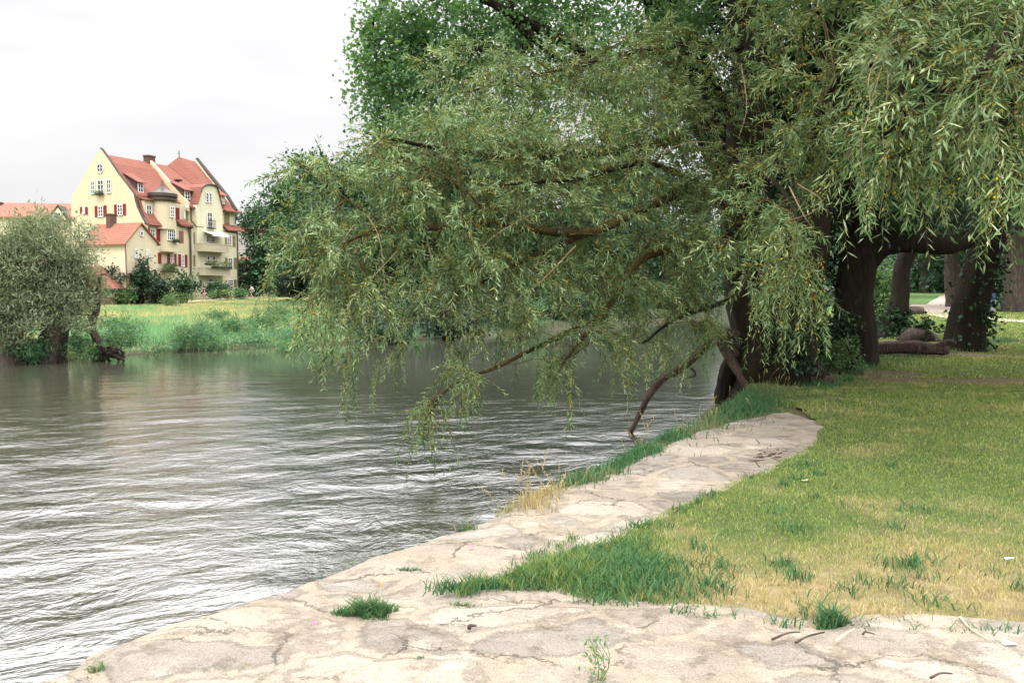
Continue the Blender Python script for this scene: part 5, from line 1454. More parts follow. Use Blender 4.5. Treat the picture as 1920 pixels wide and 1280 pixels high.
# ------------------------------------------------------------------ pale green house
GH = empty('row_house', hw(s_split + 2, 0, .9), 'pale green tall house with balconies, white awning and a bell shaped gable', 'house')
sg0 = s_split + .5
z_g = fac(1090, 548, .1)[1]; z_gr = fac(1385, 578, .1)[1]
walls = MB()
walls.prism([hw(sg0, 0, HZ), hw(s_end, 0, HZ), hw(s_end, 0, z_e + .4), hw(sg0, 0, z_e + .4)], D2 * .4)
walls.prism([hw(sg0, .45, z_e), hw(s_end, .45, z_e), hw(s_end, .45, z_gr), hw(sg0, .45, z_gr)], D2 * .4)
# right end gable wall
eapex = fac(1070, 168, apex_t)
zA = eapex[1]; sA = s_end
walls.prism([hw(s_end, .41, HZ), hw(s_end, .45, z_gr), hw(s_end, apex_t, zA), hw(s_end, lt, lz), hw(s_end, lt, HZ)], -D1 * .4)
walls.build('wall', GREENISH, GH)
# main roof (left half lower ridge, right half higher hipped ridge)
zr1 = fac(800, 212, apex_t)[1]
s_m = fac(930, 162, apex_t)[0]
slab('roof', [hw(sg0, .05, z_g), hw(s_m + 2.2, .05, z_g), hw(s_m + 2.2, apex_t, zr1), hw(sg0, apex_t, zr1)], .2, TILES, GH)
slab('roof', [hw(sg0, lt, lz), hw(s_end - .4, lt, lz), hw(s_end - .4, apex_t, zr1), hw(sg0, apex_t, zr1)], .2, TILES, GH)
sB = s_end - .42
e0 = hw(s_m + 1.6, .02, z_g + .02); e1 = hw(sB, .02, z_gr)
r0 = hw(s_m, apex_t + .2, zA - .1); r1 = hw(sB, apex_t + .2, zA - .35)
slab('roof', [e0, e1, r1, r0], .22, TILES, GH)
slab('roof', [hw(s_m - 2.4, apex_t, zr1 + .05), e0 + A([0, 0, .05]), r0], .15, TILES, GH)
slab('roof', [hw(s_m - 2.4, apex_t, zr1 + .05), r0, r1, hw(sB, lt, lz), hw(s_m - 2, lt, lz)], .15, TILES, GH)
mb = MB(); mb.tube([hw(s_end - .2, .0, z_gr + .05), hw(s_end - .2, 1.6, z_gr + 2.2), hw(s_end - .2, apex_t, zA + .1)], .26, 6); mb.build('verge', COPING, GH)
mb = MB(); mb.tube([r0, r0 + A([0, 0, .9])], .06, 6); mb.tube([r0 + A([0, 0, .45]), r0 + A([0, 0, .7])], [.14, .05], 6); mb.build('finial', COPPER, GH)
# bell shaped cross gable
vb_ = -.55
pbg, cbg = front(vb_)
bell_px = [(1062, 528), (1078, 480), (1090, 430), (1100, 395), (1125, 377), (1160, 370), (1200, 377), (1222, 395), (1235, 440), (1250, 500), (1268, 560)]
bell = [cbg(*q) for q in bell_px]
sb0, sb1 = bell[0][0], bell[-1][0]
mb = MB()
mb.prism([hw(sb0, vb_, HZ), hw(sb1, vb_, HZ)] + [hw(a, vb_, z) for a, z in bell[::-1]], D2 * 1.2)
gbl = mb.build('bell_gable', GREENISH, GH)
mb = MB()
for (a0, z0), (a1, z1) in zip(bell[:-1], bell[1:]):
    mb.prism([hw(a0, vb_ - .25, z0), hw(a1, vb_ - .25, z1), hw(a1, vb_ + 5.2, z1), hw(a0, vb_ + 5.2, z0)], A([0, 0, .16]))
mb.build('gable_roof', TILES, gbl)
mb = MB(); mb.tube([hw(a, vb_ - .2, z + .08) for a, z in bell[2:9]], .1, 6); mb.build('verge', COPING, gbl)
window(gbl, pbg, cbg, (1133, 432, 1157, 514), 1, 3); window(gbl, pbg, cbg, (1160, 434, 1182, 514), 1, 3)
window(gbl, pbg, cbg, (1143, 586, 1186, 708), 2, 3, name='french_window')
mb = MB()
a0, a1, z0, z1 = rect_of(cbg, (1143, 650, 1198, 718))
for k in range(9): mb.tube([hw(a0 + (a1 - a0) * k / 8, vb_ - .4, z0), hw(a0 + (a1 - a0) * k / 8, vb_ - .4, z1)], .022, 4)
mb.box(hw((a0 + a1) / 2, vb_ - .4, z1), (a1 - a0, .06, .06), D1, D2); mb.box(hw((a0 + a1) / 2, vb_ - .2, z0 - .05), (a1 - a0 + .1, .5, .1), D1, D2)
mb.build('railing', DARKM, gbl)
shed_dormer(GH, (.05, z_g), (apex_t, zr1), (962, 418, 1006, 490), 957, 1012, 412, 494, 92, 62)
shed_dormer(GH, (.02, z_gr), (apex_t, zA - .3), (1256, 462, 1280, 525), 1250, 1288, 455, 532, 50, 40)
# skylight
mb = MB(); mb.box(f3(912, 340, 4.2) + A([0, 0, .1]), (.7, .9, .25), D1, D2); mb.build('skylight', DARKM, GH)
# skirt roofs
skirt(GH, 1015, 1075, 655, 700); skirt(GH, 1255, 1392, 690, 728, .45, -.9)
skirt(GH, 985, 1062, 535, 548, .6, -.2, 'eave'); skirt(GH, 1262, 1388, 560, 575, .5, -.3, 'eave')
# right oriel under the hood roof
po, co = front(-.5)
a0, a1, z0, z1 = rect_of(co, (1255, 745, 1385, 745))
mb = MB(); mb.prism([hw(a0, -.5, HZ), hw(a1, -.5, HZ), hw(a1, -.5, z0), hw(a0, -.5, z0)], D2 * .49); ori = mb.build('oriel', GREENISH, GH)
window(ori, po, co, (1305, 772, 1337, 855)); shutter(ori, po, co, (1349, 777, 1371, 863), OLIVE); shutter(ori, po, co, (1287, 774, 1302, 855), OLIVE)
window(ori, po, co, (1311, 952, 1346, 1040)); shutter(ori, po, co, (1357, 952, 1382, 1040), OLIVE); shutter(ori, po, co, (1290, 952, 1307, 1040), OLIVE)
window(ori, po, co, (1315, 1127, 1352, 1182)); shutter(ori, po, co, (1358, 1128, 1380, 1185), OLIVE)
# front openings
pl, cv = front(0.0)
for r in ((1034, 934, 1080, 1028), (1034, 750, 1074, 843)): shutter(GH, pl, cv, r, OLIVE)
for r in ((1006, 567, 1046, 656), (1282, 596, 1322, 686)): shutter(GH, pu, cu, r, OLIVE)
window(GH, pl, cv, (1042, 1118, 1082, 1160))
mb = MB(); a0, z0 = cv(1030, 1030); a1, _ = cv(1120, 1032); mb.box(hw((a0 + a1) / 2, -.06, z0), (a1 - a0, .12, .14), D1, D2); mb.build('string_course', GREENISH, GH)
for r in ((1133, 778, 1160, 828), (1178, 778, 1204, 830), (1143, 936, 1164, 1000), (1185, 938, 1211, 1000), (1210, 1118, 1228, 1150), (1150, 1118, 1195, 1150)):
    window(GH, pbg, cbg, r, 1, 2)
# balconies
def balcony(x0, x1, y0, y1, vo=-1.9):
    pbb, cbb = front(vo)
    a0, a1, z0, z1 = rect_of(cbb, (x0, y0, x1, y1))
    mb = MB(); up = A([0, 0, 1.])
    mb.box(hw((a0 + a1) / 2, (vo + vb_) / 2, z0 - .1), (a1 - a0 + .12, vb_ - vo, .22), D1, D2)
    bo = mb.build('balcony', BALC, GH)
    mb = MB()
    n_ = 22
    for k in range(n_ + 1):
        mb.box(hw(a0 + (a1 - a0) * k / n_, vo, (z0 + z1) / 2), ((a1 - a0) / n_ * .72, .05, z1 - z0), D1, D2)
    for av in (a0, a1):
        for k in range(7): mb.box(hw(av, vo + (vb_ - vo) * (k + .6) / 7.2, (z0 + z1) / 2), (.05, .13, z1 - z0), D1, D2)
    mb.box(hw((a0 + a1) / 2, vo - .005, z1 + .03), (a1 - a0 + .16, .14, .09), D1, D2)
    for av in (a0, a1): mb.box(hw(av, (vo + vb_) / 2 + .04, z1 + .03), (.12, vb_ - vo - .1, .085), D1, D2)
    mb.build('railing', BALC, bo)
    return pbb, cbb, bo
balcony(1120, 1322, 838, 900)
pbb, cbb, bo = balcony(1128, 1328, 1034, 1085)
plants_box(bo, pbb, cbb, (1172, 975, 1326, 1040), 'flower_box', .3, 420)
plants_box(bo, pbb, cbb, (1118, 985, 1165, 1012), 'flower_box', .3, 120)
# awning
z0 = cbg(1120, 742)[1]; zf_ = fac(1290, 778, -2.2)[1]
sa0, sa1 = cbg(1115, 745)[0], cbg(1252, 745)[0]
mb = MB(); mb.prism([hw(sa0, vb_ - .05, z0), hw(sa1, vb_ - .05, z0), hw(sa1 - .2, -2.3, zf_), hw(sa0 - .1, -2.3, zf_)], A([0, 0, .06]))
mb.prism([hw(sa0 - .1, -2.3, zf_ - .18), hw(sa1 - .2, -2.3, zf_ - .18), hw(sa1 - .2, -2.3, zf_ + .05), hw(sa0 - .1, -2.3, zf_ + .05)], D2 * .03)
mb.build('awning', CANVAS, GH)
mb = MB(); mb.tube([f3(1385, 740, -.6), f3(1388, 760, -.62), f3(1394, 1180, -.62)], .09, 8); mb.tube([f3(1372, 580, .3), f3(1375, 690, .3)], .08, 8); mb.build('downpipe', COPING, GH)
mb = MB(); mb.tube([f3(983, 540, -.1), f3(960, 580, .35), f3(962, 640, .35)], .08, 8); mb.box(f3(985, 538, -.2), (.3, .3, .5), D1, D2); mb.build('downpipe', WHITE, GH)

# ------------------------------------------------------------------ small cream house in front
SF_K = at(*zz(490, 1000), 97)
e1_ = A([.391, .920, 0]) / np.hypot(.391, .92); e2_ = A([-e1_[1], e1_[0], 0])
def sh(X, Y, plane='g', v=0):
    nrm = e2_ if plane == 'g' else e1_
    p0 = SF_K + (e2_ * v if plane == 'g' else e1_ * v)
    return onplane(*zz(X, Y), p0, nrm)
SH = empty('cottage', A([SF_K[0], SF_K[1], .5]), 'small cream house with an old red roof in front of the yellow gable', 'house')
gl = sh(495, 832); gr_ = sh(745, 838); ga = sh(612, 682)
z_b = .2
gl0, gr0 = gl.copy(), gr_.copy(); gl0[2] = z_b; gr0[2] = z_b
wd = (gr_ - gl) @ e1_
dep = (sh(290, 850, 's') - SF_K) @ e2_ + 3
mb = MB()
zE = gl[2]; sa = (ga - SF_K) @ e1_; s0_ = (gl - SF_K) @ e1_; s1_ = (gr_ - SF_K) @ e1_
B3 = lambda s, v, z: A([SF_K[0], SF_K[1], 0]) + e1_ * s + e2_ * v + A([0, 0, z])
mb.prism([B3(s0_, 0, z_b), B3(s1_, 0, z_b), B3(s1_, 0, gr_[2]), B3(sa, 0, ga[2] - .1), B3(s0_, 0, zE)], e2_ * dep)
mb.build('wall', CREAM, SH)
mb = MB()
mb.prism([B3(s0_ - .35, -.25, zE - .3), B3(s0_ - .35, dep, zE - .3), B3(sa, dep, ga[2]), B3(sa, -.25, ga[2])], A([0, 0, .18]))
mb.prism([B3(s1_ + .3, -.25, gr_[2] - .25), B3(s1_ + .3, dep, gr_[2] - .25), B3(sa + .003, dep, ga[2]), B3(sa + .003, -.25, ga[2])], A([0, 0, .17]))
rf = mb.build('roof', TILES2, SH)
cp = sh(380, 690, 's', 2.2); mb = MB(); mb.box(cp + A([0, 0, .2]), (.9, .7, 1.9), e1_, e2_); mb.box(cp + A([0, 0, 1.2]), (1.05, .85, .15), e1_, e2_); mb.build('chimney', BRICK, rf)
plS = Plane(lambda a, z: B3(a, 0, z), -e2_, e1_); cvS = lambda X, Y: ((sh(X, Y) - SF_K) @ e1_, sh(X, Y)[2])
for r in ((562, 880, 592, 955), (657, 886, 680, 955)): window(SH, plS, cvS, r, 2, 3)
window(SH, plS, cvS, (606, 738, 633, 780), 1, 1)
mb = MB(); mb.tube([B3(s0_ - .15, -.08, zE - .2), B3(s0_ - .08, -.1, z_b + .4)], .07, 8); mb.build('downpipe', m_plain('brown_pipe', (.16, .09, .06), .6), SH)

# low red roof shed left of the dark bush
YS = 95
SHD = empty('shed', gp(185, YS), 'low shed with a red tiled hip roof between the silver willow and the dark bush', 'shed')
q0, q1, q2, q3 = at(150, 499, YS + 2.5), at(189, 499, YS + 2.5), at(218, 541, YS), at(150, 544, YS)
q4, q5 = q3 + A([0, 5, 0]), q2 + A([0, 5, 0])
mb = MB(); zb_ = q3[2]; xw0, xw1 = q3[0] + .3, q2[0] - .3
mb.prism([A([xw0, YS + .3, 0]), A([xw1, YS + .3, 0]), A([xw1, YS + 4.7, 0]), A([xw0, YS + 4.7, 0])], A([0, 0, zb_ + .1])); mb.build('wall', BRICK, SHD)
mb = MB(); mb.add([q0, q1, q2, q3, q4, q5], [(3, 2, 1, 0), (2, 5, 1), (5, 4, 0, 1), (4, 3, 0), (3, 4, 5, 2)]); mb.build('roof', TILES, SHD)

# far house with a long red roof at the left edge
def simple_house(name, x0, x1, ye, yr, Y, dep, label, wall, roof, skew=.35, y_e2=None, y_r2=None, chim=(), ridge_in=0.0, hip=0.0):
    """gable roofed house seen on its long side between pixel columns"""
    a = at(x0, ye, Y); b_ = at(x1, ye if y_e2 is None else y_e2, Y + skew * (x1 - x0) * Y / F)
    u = b_ - a; u[2] = 0; Ln = np.linalg.norm(u); u /= Ln; v = A([-u[1], u[0], 0])
    t = empty(name, A([a[0], a[1], gz([a[:2]])[0]]), label, 'house')
    ze = (a[2] + b_[2]) / 2; zr = at((x0 + x1) / 2, yr, (a[1] + b_[1]) / 2 + dep / 2)[2]
    zb = gz([a[:2]])[0] - .5
    P = lambda s, w_, z: A([a[0], a[1], 0]) + u * s + v * w_ + A([0, 0, z])
    mb = MB(); mb.prism([P(0, 0, zb), P(0, dep, zb), P(0, dep, ze), P(0, dep / 2, zr - .25), P(0, 0, ze)], u * Ln); mb.build('wall', wall, t)
    mb = MB(); o_ = .4
    mb.prism([P(-o_, -o_, ze - .25), P(Ln + o_, -o_, ze - .25), P(Ln + o_ - hip, dep / 2, zr), P(-o_ + hip, dep / 2, zr)], A([0, 0, .2]))
    mb.prism([P(-o_, dep + o_, ze - .25), P(Ln + o_, dep + o_, ze - .25), P(Ln + o_ - hip, dep / 2 + .003, zr), P(-o_ + hip, dep / 2 + .003, zr)], A([0, 0, .19]))
    rf = mb.build('roof', roof, t)
    for f_, hh_ in chim:
        mb = MB(); c = P(Ln * f_, dep * .42, zr); mb.box(c + A([0, 0, hh_ / 2 - .5]), (.9, .9, hh_ + 1), u, v); mb.box(c + A([0, 0, hh_ + .05]), (1.1, 1.1, .2), u, v); mb.build('chimney', BRICK, rf)
    return t, P, Ln, ze, zr, u, v
t, P, Ln, ze, zr, u, v = simple_house('long_house', -120, 128, 404, 383, 125, 12, 'long yellow house with a red tiled roof at the left edge behind the silver willows', YELLOW, TILES2, .15, 408, chim=((.36, .0),))
mb = MB(); c = P(Ln * .93, -.5, ze); mb.prism([c - u * 1.2 + A([0, 0, -.4]), c + u * 1.2 + A([0, 0, -.4]), c + A([0, 0, 1.4])], v * 3.5); d = mb.build('dormer', YELLOW, t)
mb = MB(); mb.prism([c - u * 1.5 + A([0, 0, -.6]), c + A([0, 0, 1.6]), c + A([0, 0, 1.85]), c - u * 1.8 + A([0, 0, -.6])], v * 3.6 - v * .2); mb.prism([c + u * 1.5 + A([0, 0, -.6]), c + A([0, 0, 1.6]), c + A([0, 0, 1.85]), c + u * 1.8 + A([0, 0, -.6])], v * 3.5 - v * .2); mb.build('dormer_roof', COPING, d)
plD = Plane(lambda a_, z: c + u * a_ + A([0, 0, z]), -v, u); window(d, plD, lambda X, Y: (X, Y), (-.45, .7, .45, -.25), 2, 2)
# houses right of the row
simple_house('town_house', 428, 500, 478, 432, 165, 12, 'distant grey roofed house between the pale green house and the round dark tree', CREAM, GREYROOF, .9, 492, chim=((.45, 1.6), (.8, 1.4)))
simple_house('town_house', 440, 530, 500, 484, 150, 8, 'low distant house with a dull red roof below the grey roofed one', CREAM, TILES2, .3)
simple_house('town_house', 452, 540, 462, 428, 185, 12, 'furthest red roofed house behind the grey roof', YELLOW, TILES2, .5, chim=((.15, 1.2),))

# ------------------------------------------------------------------ gardens in front of the houses
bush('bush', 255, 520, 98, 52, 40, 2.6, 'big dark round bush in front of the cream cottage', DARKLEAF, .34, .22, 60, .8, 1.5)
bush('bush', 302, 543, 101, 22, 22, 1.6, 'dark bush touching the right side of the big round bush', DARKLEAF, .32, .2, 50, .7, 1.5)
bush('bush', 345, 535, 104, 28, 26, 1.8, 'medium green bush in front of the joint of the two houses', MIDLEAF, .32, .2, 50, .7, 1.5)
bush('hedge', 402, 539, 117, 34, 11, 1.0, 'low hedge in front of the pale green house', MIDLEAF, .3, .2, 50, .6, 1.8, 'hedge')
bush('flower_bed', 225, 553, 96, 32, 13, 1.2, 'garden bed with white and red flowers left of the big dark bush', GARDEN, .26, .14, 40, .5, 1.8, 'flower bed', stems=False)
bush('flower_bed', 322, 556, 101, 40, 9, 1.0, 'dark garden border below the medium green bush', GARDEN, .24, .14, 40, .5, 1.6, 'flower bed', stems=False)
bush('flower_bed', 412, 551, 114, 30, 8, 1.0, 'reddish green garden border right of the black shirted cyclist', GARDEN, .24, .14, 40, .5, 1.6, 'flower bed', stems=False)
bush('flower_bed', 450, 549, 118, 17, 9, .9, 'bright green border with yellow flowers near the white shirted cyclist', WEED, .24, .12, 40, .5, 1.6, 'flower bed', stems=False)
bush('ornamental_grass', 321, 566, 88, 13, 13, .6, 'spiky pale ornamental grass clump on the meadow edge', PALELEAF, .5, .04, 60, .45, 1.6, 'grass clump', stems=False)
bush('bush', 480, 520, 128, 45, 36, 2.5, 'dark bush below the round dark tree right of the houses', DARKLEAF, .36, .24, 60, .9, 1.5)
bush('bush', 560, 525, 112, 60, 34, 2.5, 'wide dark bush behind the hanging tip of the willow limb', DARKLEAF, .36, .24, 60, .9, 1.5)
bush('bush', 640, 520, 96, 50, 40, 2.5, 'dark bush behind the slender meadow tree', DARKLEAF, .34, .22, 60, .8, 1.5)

# ------------------------------------------------------------------ cyclists on the far path
def bicycle(name, loc, rz, m, label):
    t = empty(name, (0, 0, 0), label, 'bicycle', 'bicycles on the far path')
    for sx in (-.52, .52):
        mb = MB(); mb.tube([(sx + .33 * math.cos(a), 0, .34 + .33 * math.sin(a)) for a in np.linspace(0, 2 * math.pi, 25)], .018, 6); wh = mb.build('wheel', DARKM, t)
        mb = MB()
        for a in np.linspace(0, math.pi, 9)[:-1]: mb.tube([(sx - .31 * math.cos(a), 0, .34 - .31 * math.sin(a)), (sx + .31 * math.cos(a), 0, .34 + .31 * math.sin(a))], .003, 3)
        mb.build('spokes', m_plain('steel', (.4, .4, .4), .3, .5, .1, metallic=1), wh)
    mb = MB()
    bb, st_, hd = (-.05, 0, .30), (-.2, 0, .82), (.36, 0, .80)
    for a, b_ in ((bb, st_), (bb, hd), (st_, hd), (bb, (-.52, 0, .34)), (st_, (-.52, 0, .34)), (hd, (.52, 0, .34))): mb.tube([a, b_], .02, 6)
    mb.build('frame', m, t)
    mb = MB(); mb.tube([(.36, 0, .8), (.34, 0, 1.0)], .018, 6); mb.tube([(.30, -.27, 1.02), (.37, -.1, 1.0), (.37, .1, 1.0), (.30, .27, 1.02)], .018, 6); mb.build('handlebar', DARKM, t)
    mb = MB(); mb.tube([(-.34, 0, .90), (-.2, 0, .91), (-.08, 0, .90)], [.09, .07, .025], 8); mb.build('saddle', DARKM, t)
    t.location = [float(x) for x in loc]; t.rotation_euler = (0, 0, rz)
    return t
SKIN = m_plain('skin', (.55, .34, .25), .6, .4, .06)
def rider(loc, rz, shirt, shorts, hairm, label, lean=.25):
    t = empty('person', (0, 0, 0), label, 'person')
    J = dict(pel=(-.2, 0, .98), chest=(-.2 + lean * .7, 0, 1.32), neck=(-.2 + lean, 0, 1.50), head0=(-.17 + lean, 0, 1.60), head1=(-.16 + lean, 0, 1.76))
    vs, rs, es = [], [], []
    def vtx(p, r): vs.append(p); rs.append(r); return len(vs) - 1
    pel = vtx(J['pel'], .14); ch_ = vtx(J['chest'], .15); nk = vtx(J['neck'], .06); h0 = vtx(J['head0'], .085); h1 = vtx(J['head1'], .085)
    es += [(pel, ch_), (ch_, nk), (nk, h0), (h0, h1)]
    for sy, kn, an in ((1, (.22, .1, .78), (.0, .1, .38)), (-1, (.18, -.1, .62), (-.08, -.1, .20))):
        hp = vtx((-.2, .1 * sy, .93), .09); k_ = vtx(kn, .06); a_ = vtx(an, .042); ft = vtx((an[0] + .17, an[1], an[2] - .06), .035)
        es += [(pel, hp), (hp, k_), (k_, a_), (a_, ft)]
        sh_ = vtx((-.2 + lean * .9, .17 * sy, 1.42), .06); el = vtx((-.2 + lean + .2, .24 * sy, 1.2), .042); wr_ = vtx((.30, .25 * sy, 1.05), .03); hd_ = vtx((.37, .24 * sy, 1.03), .03)
        es += [(ch_, sh_), (sh_, el), (el, wr_), (wr_, hd_)]
    me = bpy.data.meshes.new('body'); me.from_pydata(vs, es, []); me.update()
    o = bpy.data.objects.new('body', me); COL.objects.link(o); o.parent = t
    md = o.modifiers.new('skin', 'SKIN'); md2 = o.modifiers.new('sub', 'SUBSURF'); md2.levels = md2.render_levels = 1
    for k, r in enumerate(rs): me.skin_vertices[0].data[k].radius = (r, r)
    me.skin_vertices[0].data[0].use_root = True
    me.materials.append(SKIN)
    mb = MB(); mb.tube(spline([(-.22, 0, .95), J['chest'], (-.2 + lean * .95, 0, 1.47)], 9), [.17, .17, .175, .18, .185, .185, .17, .13, .08], 12)
    for sy in (1, -1): mb.tube([(-.2 + lean * .9, .12 * sy, 1.43), (-.2 + lean * .95, .2 * sy, 1.38), (-.2 + lean + .1, .225 * sy, 1.28)], [.085, .08, .065], 8)
    mb.build('shirt', shirt, t, True)
    mb = MB()
    mb.tube([(-.22, 0, .86), (-.21, 0, 1.0)], .18, 12)
    mb.tube([(-.2, .1, .94), (.1, .1, .82)], [.12, .085], 8); mb.tube([(-.2, -.1, .93), (.07, -.1, .71)], [.12, .085], 8)
    mb.build('shorts', shorts, t, True)
    mb = MB(); mb.tube(spline([(-.25 + lean, 0, 1.60), (-.21 + lean, 0, 1.72), (-.16 + lean, 0, 1.83)], 6), [.06, .095, .11, .11, .09, .04], 10); mb.build('hair', hairm, t, True)
    t.location = [float(x) for x in loc]; t.rotation_euler = (0, 0, rz)
    return t
BLACKC = m_plain('black_cloth', (.02, .02, .022), .9); WHITEC = m_plain('white_cloth', (.72, .70, .74), .9, .2, .1); HAIR = m_plain('dark_hair', (.05, .03, .02), .6); PINKC = m_plain('pale_cloth', (.50, .38, .36), .9)
l1 = gp(384, 112) + A([0, 0, .05]); l2 = gp(473, 122) + A([0, 0, .05])
bicycle('bicycle', l1, R(-105), m_plain('red_frame', (.35, .08, .08), .4), 'bicycle ridden by the cyclist in the black shirt')
rider(l1, R(-105), BLACKC, PINKC, HAIR, 'cyclist in a black shirt riding on the far path below the pale green house')
bicycle('bicycle', l2, R(205), m_plain('dark_frame', (.05, .05, .06), .4), 'bicycle ridden by the cyclist in the white shirt')
rider(l2, R(205), WHITEC, PINKC, HAIR, 'cyclist in a white shirt on the far path right of the houses')

# ------------------------------------------------------------------ park details
# blue litter bin post
bp = g(1857, 564, 42)
t = empty('litter_bin', bp, 'grey post with a blue litter bin on the lawn before the park tree', 'bin')
mb = MB(); mb.box(bp + A([0, 0, .22]), (.34, .34, .5)); mb.box(bp + A([0, 0, .49]), (.40, .40, .05)); mb.build('base', m_plain('grey_bin', (.30, .30, .29), .7), t)
mb = MB(); V_, F_ = tube([bp + A([0, 0, .52]), bp + A([0, 0, .95]), bp + A([0, 0, 1.0])], [.19, .21, .17], 12); mb.add(V_, F_); mb.build('container', m_plain('blue_bin', (.06, .10, .28), .5), t)
# sawn log on the lawn
lp = g(1712, 590, 33)
t = empty('log', lp, 'short sawn log with a pale cut end lying on the grass left of the path', 'log')
mb = MB(); V_, F_ = tube([lp + A([-.42, 0, .16]), lp + A([-.2, -.02, .17]), lp + A([.15, -.03, .17]), lp + A([.42, -.02, .16])], [.19, .2, .19, .18], 12, .12, 3); mb.add(V_, F_); mb.build('log_bark', BARKGREY, t)
CUT = m_plain('cut_wood', (.55, .43, .30), .8)
mb = MB(); mb.tube([lp + A([-.43, 0, .16]), lp + A([-.425, 0, .16])], .165, 12); mb.build('cut_end', CUT, t)
# stump
spt = g(1716, 640, 21.5)
mb = MB(); V_, F_ = tube([spt + A([-.3, 0, -.1]), spt + A([-.1, 0, .16]), spt + A([.25, 0, .2]), spt + A([.6, 0, .02]), spt + A([.8, 0, -.1])], [.25, .24, .17, .10, .05], 12, .25, 9); mb.add(V_, F_)
tag(mb.build('root_stump', BARKGREY, None, True), 'pale bare root stump rising from the dirt behind the driftwood', 'stump')
# driftwood log between the trunks
dl = g(1690, 668, 18)
mb = MB(); V_, F_ = tube(spline([dl + A([-1.0, .3, .1]), dl + A([-.4, .1, .18]), dl + A([.2, 0, .2]), dl + A([.75, -.1, .16]), dl + A([1.0, -.1, .12])], 18), np.interp(np.linspace(0, 1, 18), [0, .5, .9, 1], [.1, .15, .14, .08]), 12, .3, 17); mb.add(V_, F_)
mb.tube(spline([dl + A([.7, -.1, .2]), dl + A([.95, -.2, .34]), dl + A([1.1, -.25, .3])], 7), np.linspace(.09, .03, 7), 7)
tag(mb.build('fallen_log', DEADWOOD, None, True), 'weathered brown fallen log on the dirt between the bank tree and the ivy clad willow', 'log')
# hollow stump half log near the willow foot
hl = g(1510, 722, 15)
mb = MB(); V_, F_ = tube([hl + A([-.4, .1, .02]), hl + A([0, .1, .06]), hl + A([.5, .15, .04])], [.12, .14, .10], 10, .25, 4); mb.add(V_, F_)
tag(mb.build('fallen_log', DEADWOOD, None, True), 'small mossy log lying in the tall grass at the foot of the big willow', 'log')

# ------------------------------------------------------------------ litter on paving and lawn
sg = 'dry sticks on the paving'
for (x0, y0, x1, y1, r, lab) in ((1448, 1198, 1500, 1184, .006, 'dark dry stick below the lawn border, left of a pair'), (1492, 1204, 1546, 1184, .007, 'dark dry stick beside the lawn border, right of a pair'), (1566, 1202, 1602, 1178, .006, 'pale straw stalk lying off the spiky tuft'), (1800, 1156, 1852, 1198, .005, 'long bent straw stalk at the right lawn border'), (1745, 1270, 1786, 1262, .006, 'thin brown stick at the bottom right of the paving'), (1618, 1188, 1640, 1188, .006, 'short brown stick at the lawn border'), (1262, 960, 1290, 955, .004, 'thin twig on the narrow part of the paving'), (880, 1177, 893, 1172, .011, 'stubby dark stick in the middle of the paving')):
    a, b_ = onz(x0, y0, .035), onz(x1, y1, .035)
    mb = MB(); mb.tube(spline([a, (a + b_) / 2 + A([rng.normal() * .01, rng.normal() * .01, .006]), b_], 8), np.linspace(r, r * .5, 8), 6)
    tag(mb.build('stick', CUT if 'pale' in lab or 'straw' in lab else BARKGREY), lab, 'stick', sg)
def scrap(name, px, py, sz, m, lab, cat, z=.03):
    c0 = onz(px, py, z); mb = MB()
    n_ = 7; V_ = [c0 + A([math.cos(a) * sz * rng.uniform(.6, 1.1), math.sin(a) * sz * rng.uniform(.4, .8), rng.uniform(0, sz * .5)]) for a in np.linspace(0, 6.28, n_ + 1)[:-1]]
    V_.append(c0 + A([0, 0, sz * .35])); mb.add(V_, [(k, (k + 1) % n_, n_) for k in range(n_)])
    o_ = mb.build(name, m); return tag(o_, lab, cat)
PINK = m_plain('pink_paper', (.6, .12, .25), .6); PAPER = m_plain('white_paper', (.8, .78, .74), .7); LEAFD = m_plain('dry_leaf', (.50, .33, .15), .8)
scrap('wrapper', 587, 1169, .02, PINK, 'tiny pink and white wrapper on the paving near the dirt patch', 'wrapper')
scrap('wrapper', 884, 1026, .025, PINK, 'pink petal coloured scrap near the river edge of the paving', 'wrapper')
scrap('paper_scrap', 1892, 1208, .042, PAPER, 'white paper scrap at the right border of lawn and paving', 'paper')
scrap('paper_scrap', 1892, 1048, .035, PAPER, 'small white scrap in the parched grass at the right', 'paper', .05)
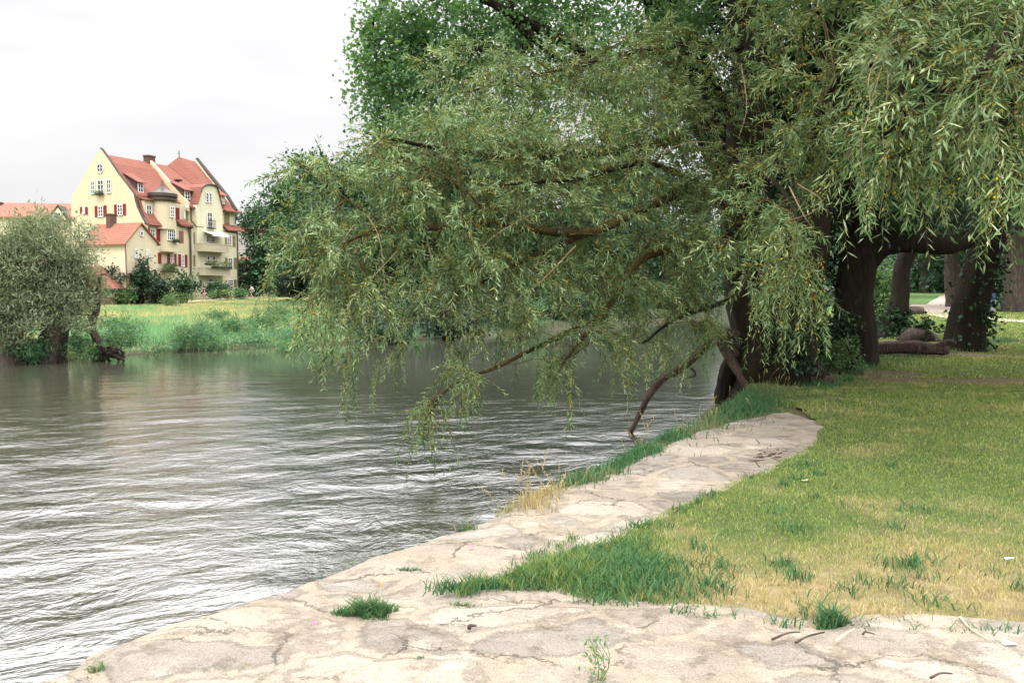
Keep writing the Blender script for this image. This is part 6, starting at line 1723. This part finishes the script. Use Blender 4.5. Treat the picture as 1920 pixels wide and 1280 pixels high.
for (px, py, lab) in ((1777, 806, 'pale fallen leaf in the middle of the green lawn'), (1908, 738, 'yellowish fallen leaf near the right edge of the lawn'), (1652, 804, 'tiny fallen leaf on the lawn left of the pale one'), (1868, 774, 'brown fallen leaf below the yellowish one'), (1745, 824, 'dark curled leaf pair on the lawn'), (1510, 902, 'whitish fallen leaf on the lawn beside the narrow paving')):
    P_ = g(px, py, 11)
    scrap('fallen_leaf', px, py, .045, LEAFD, lab, 'leaf', P_[2] + .055)['group'] = 'fallen leaves on the lawn'
# dry twigs litter at the far end of the paving
mb = MB()
for k in range(110):
    c0 = onz(1440 + rng.normal() * 26, 848 + rng.normal() * 8, .03); d_ = norm(rng.normal(size=3) * A([1, 1, .12])) * rng.uniform(.03, .12)
    mb.tube([c0 - d_, c0 + d_], rng.uniform(.003, .006), 4)
tag(mb.build('twig_litter', DEADWOOD), 'scatter of dry twigs at the far end of the paving', 'twigs', kind='stuff')
# yellow weed on the lower paving
wp0 = onz(1120, 1285, 0)
t = empty('weed', wp0, 'spindly yellow green weed growing from the lower paving', 'weed')
P = []
V, Q = tubes_np(A([spline([wp0, wp0 + A([rng.normal() * .03, .0, .1]), wp0 + A([rng.normal() * .05, .02, .21])], 6) for _ in range(4)]), np.full(4, .003), np.full(4, .001))
build('stem', V, [Q], TALL_M, t, attr={'tone': np.full(len(V), .4), 'rnd': np.full(len(V), .5)})
Pb = wp0 + np.c_[rng.normal(size=(90, 2)) * .025, rng.uniform(.01, .21, 90)]
D = norm(rng.normal(size=(90, 3)) + A([0, 0, .5])); V, T = leaf_mesh(Pb, D, norm(np.cross(D, rand_dirs(90))), np.full(90, .03), np.full(90, .010))
build('leaves', V, [T], WEED, t, attr={'tone': np.repeat(rng.uniform(.6, .95, 90), 4)})

# ------------------------------------------------------------------ render settings
sc.view_settings.view_transform = 'Standard'; sc.view_settings.look = 'None'
sc.view_settings.exposure = 0.7; sc.view_settings.gamma = 1.0
sc.cycles.max_bounces = 4; sc.cycles.diffuse_bounces = 1; sc.cycles.glossy_bounces = 2; sc.cycles.transmission_bounces = 1
sc.cycles.use_denoising = True
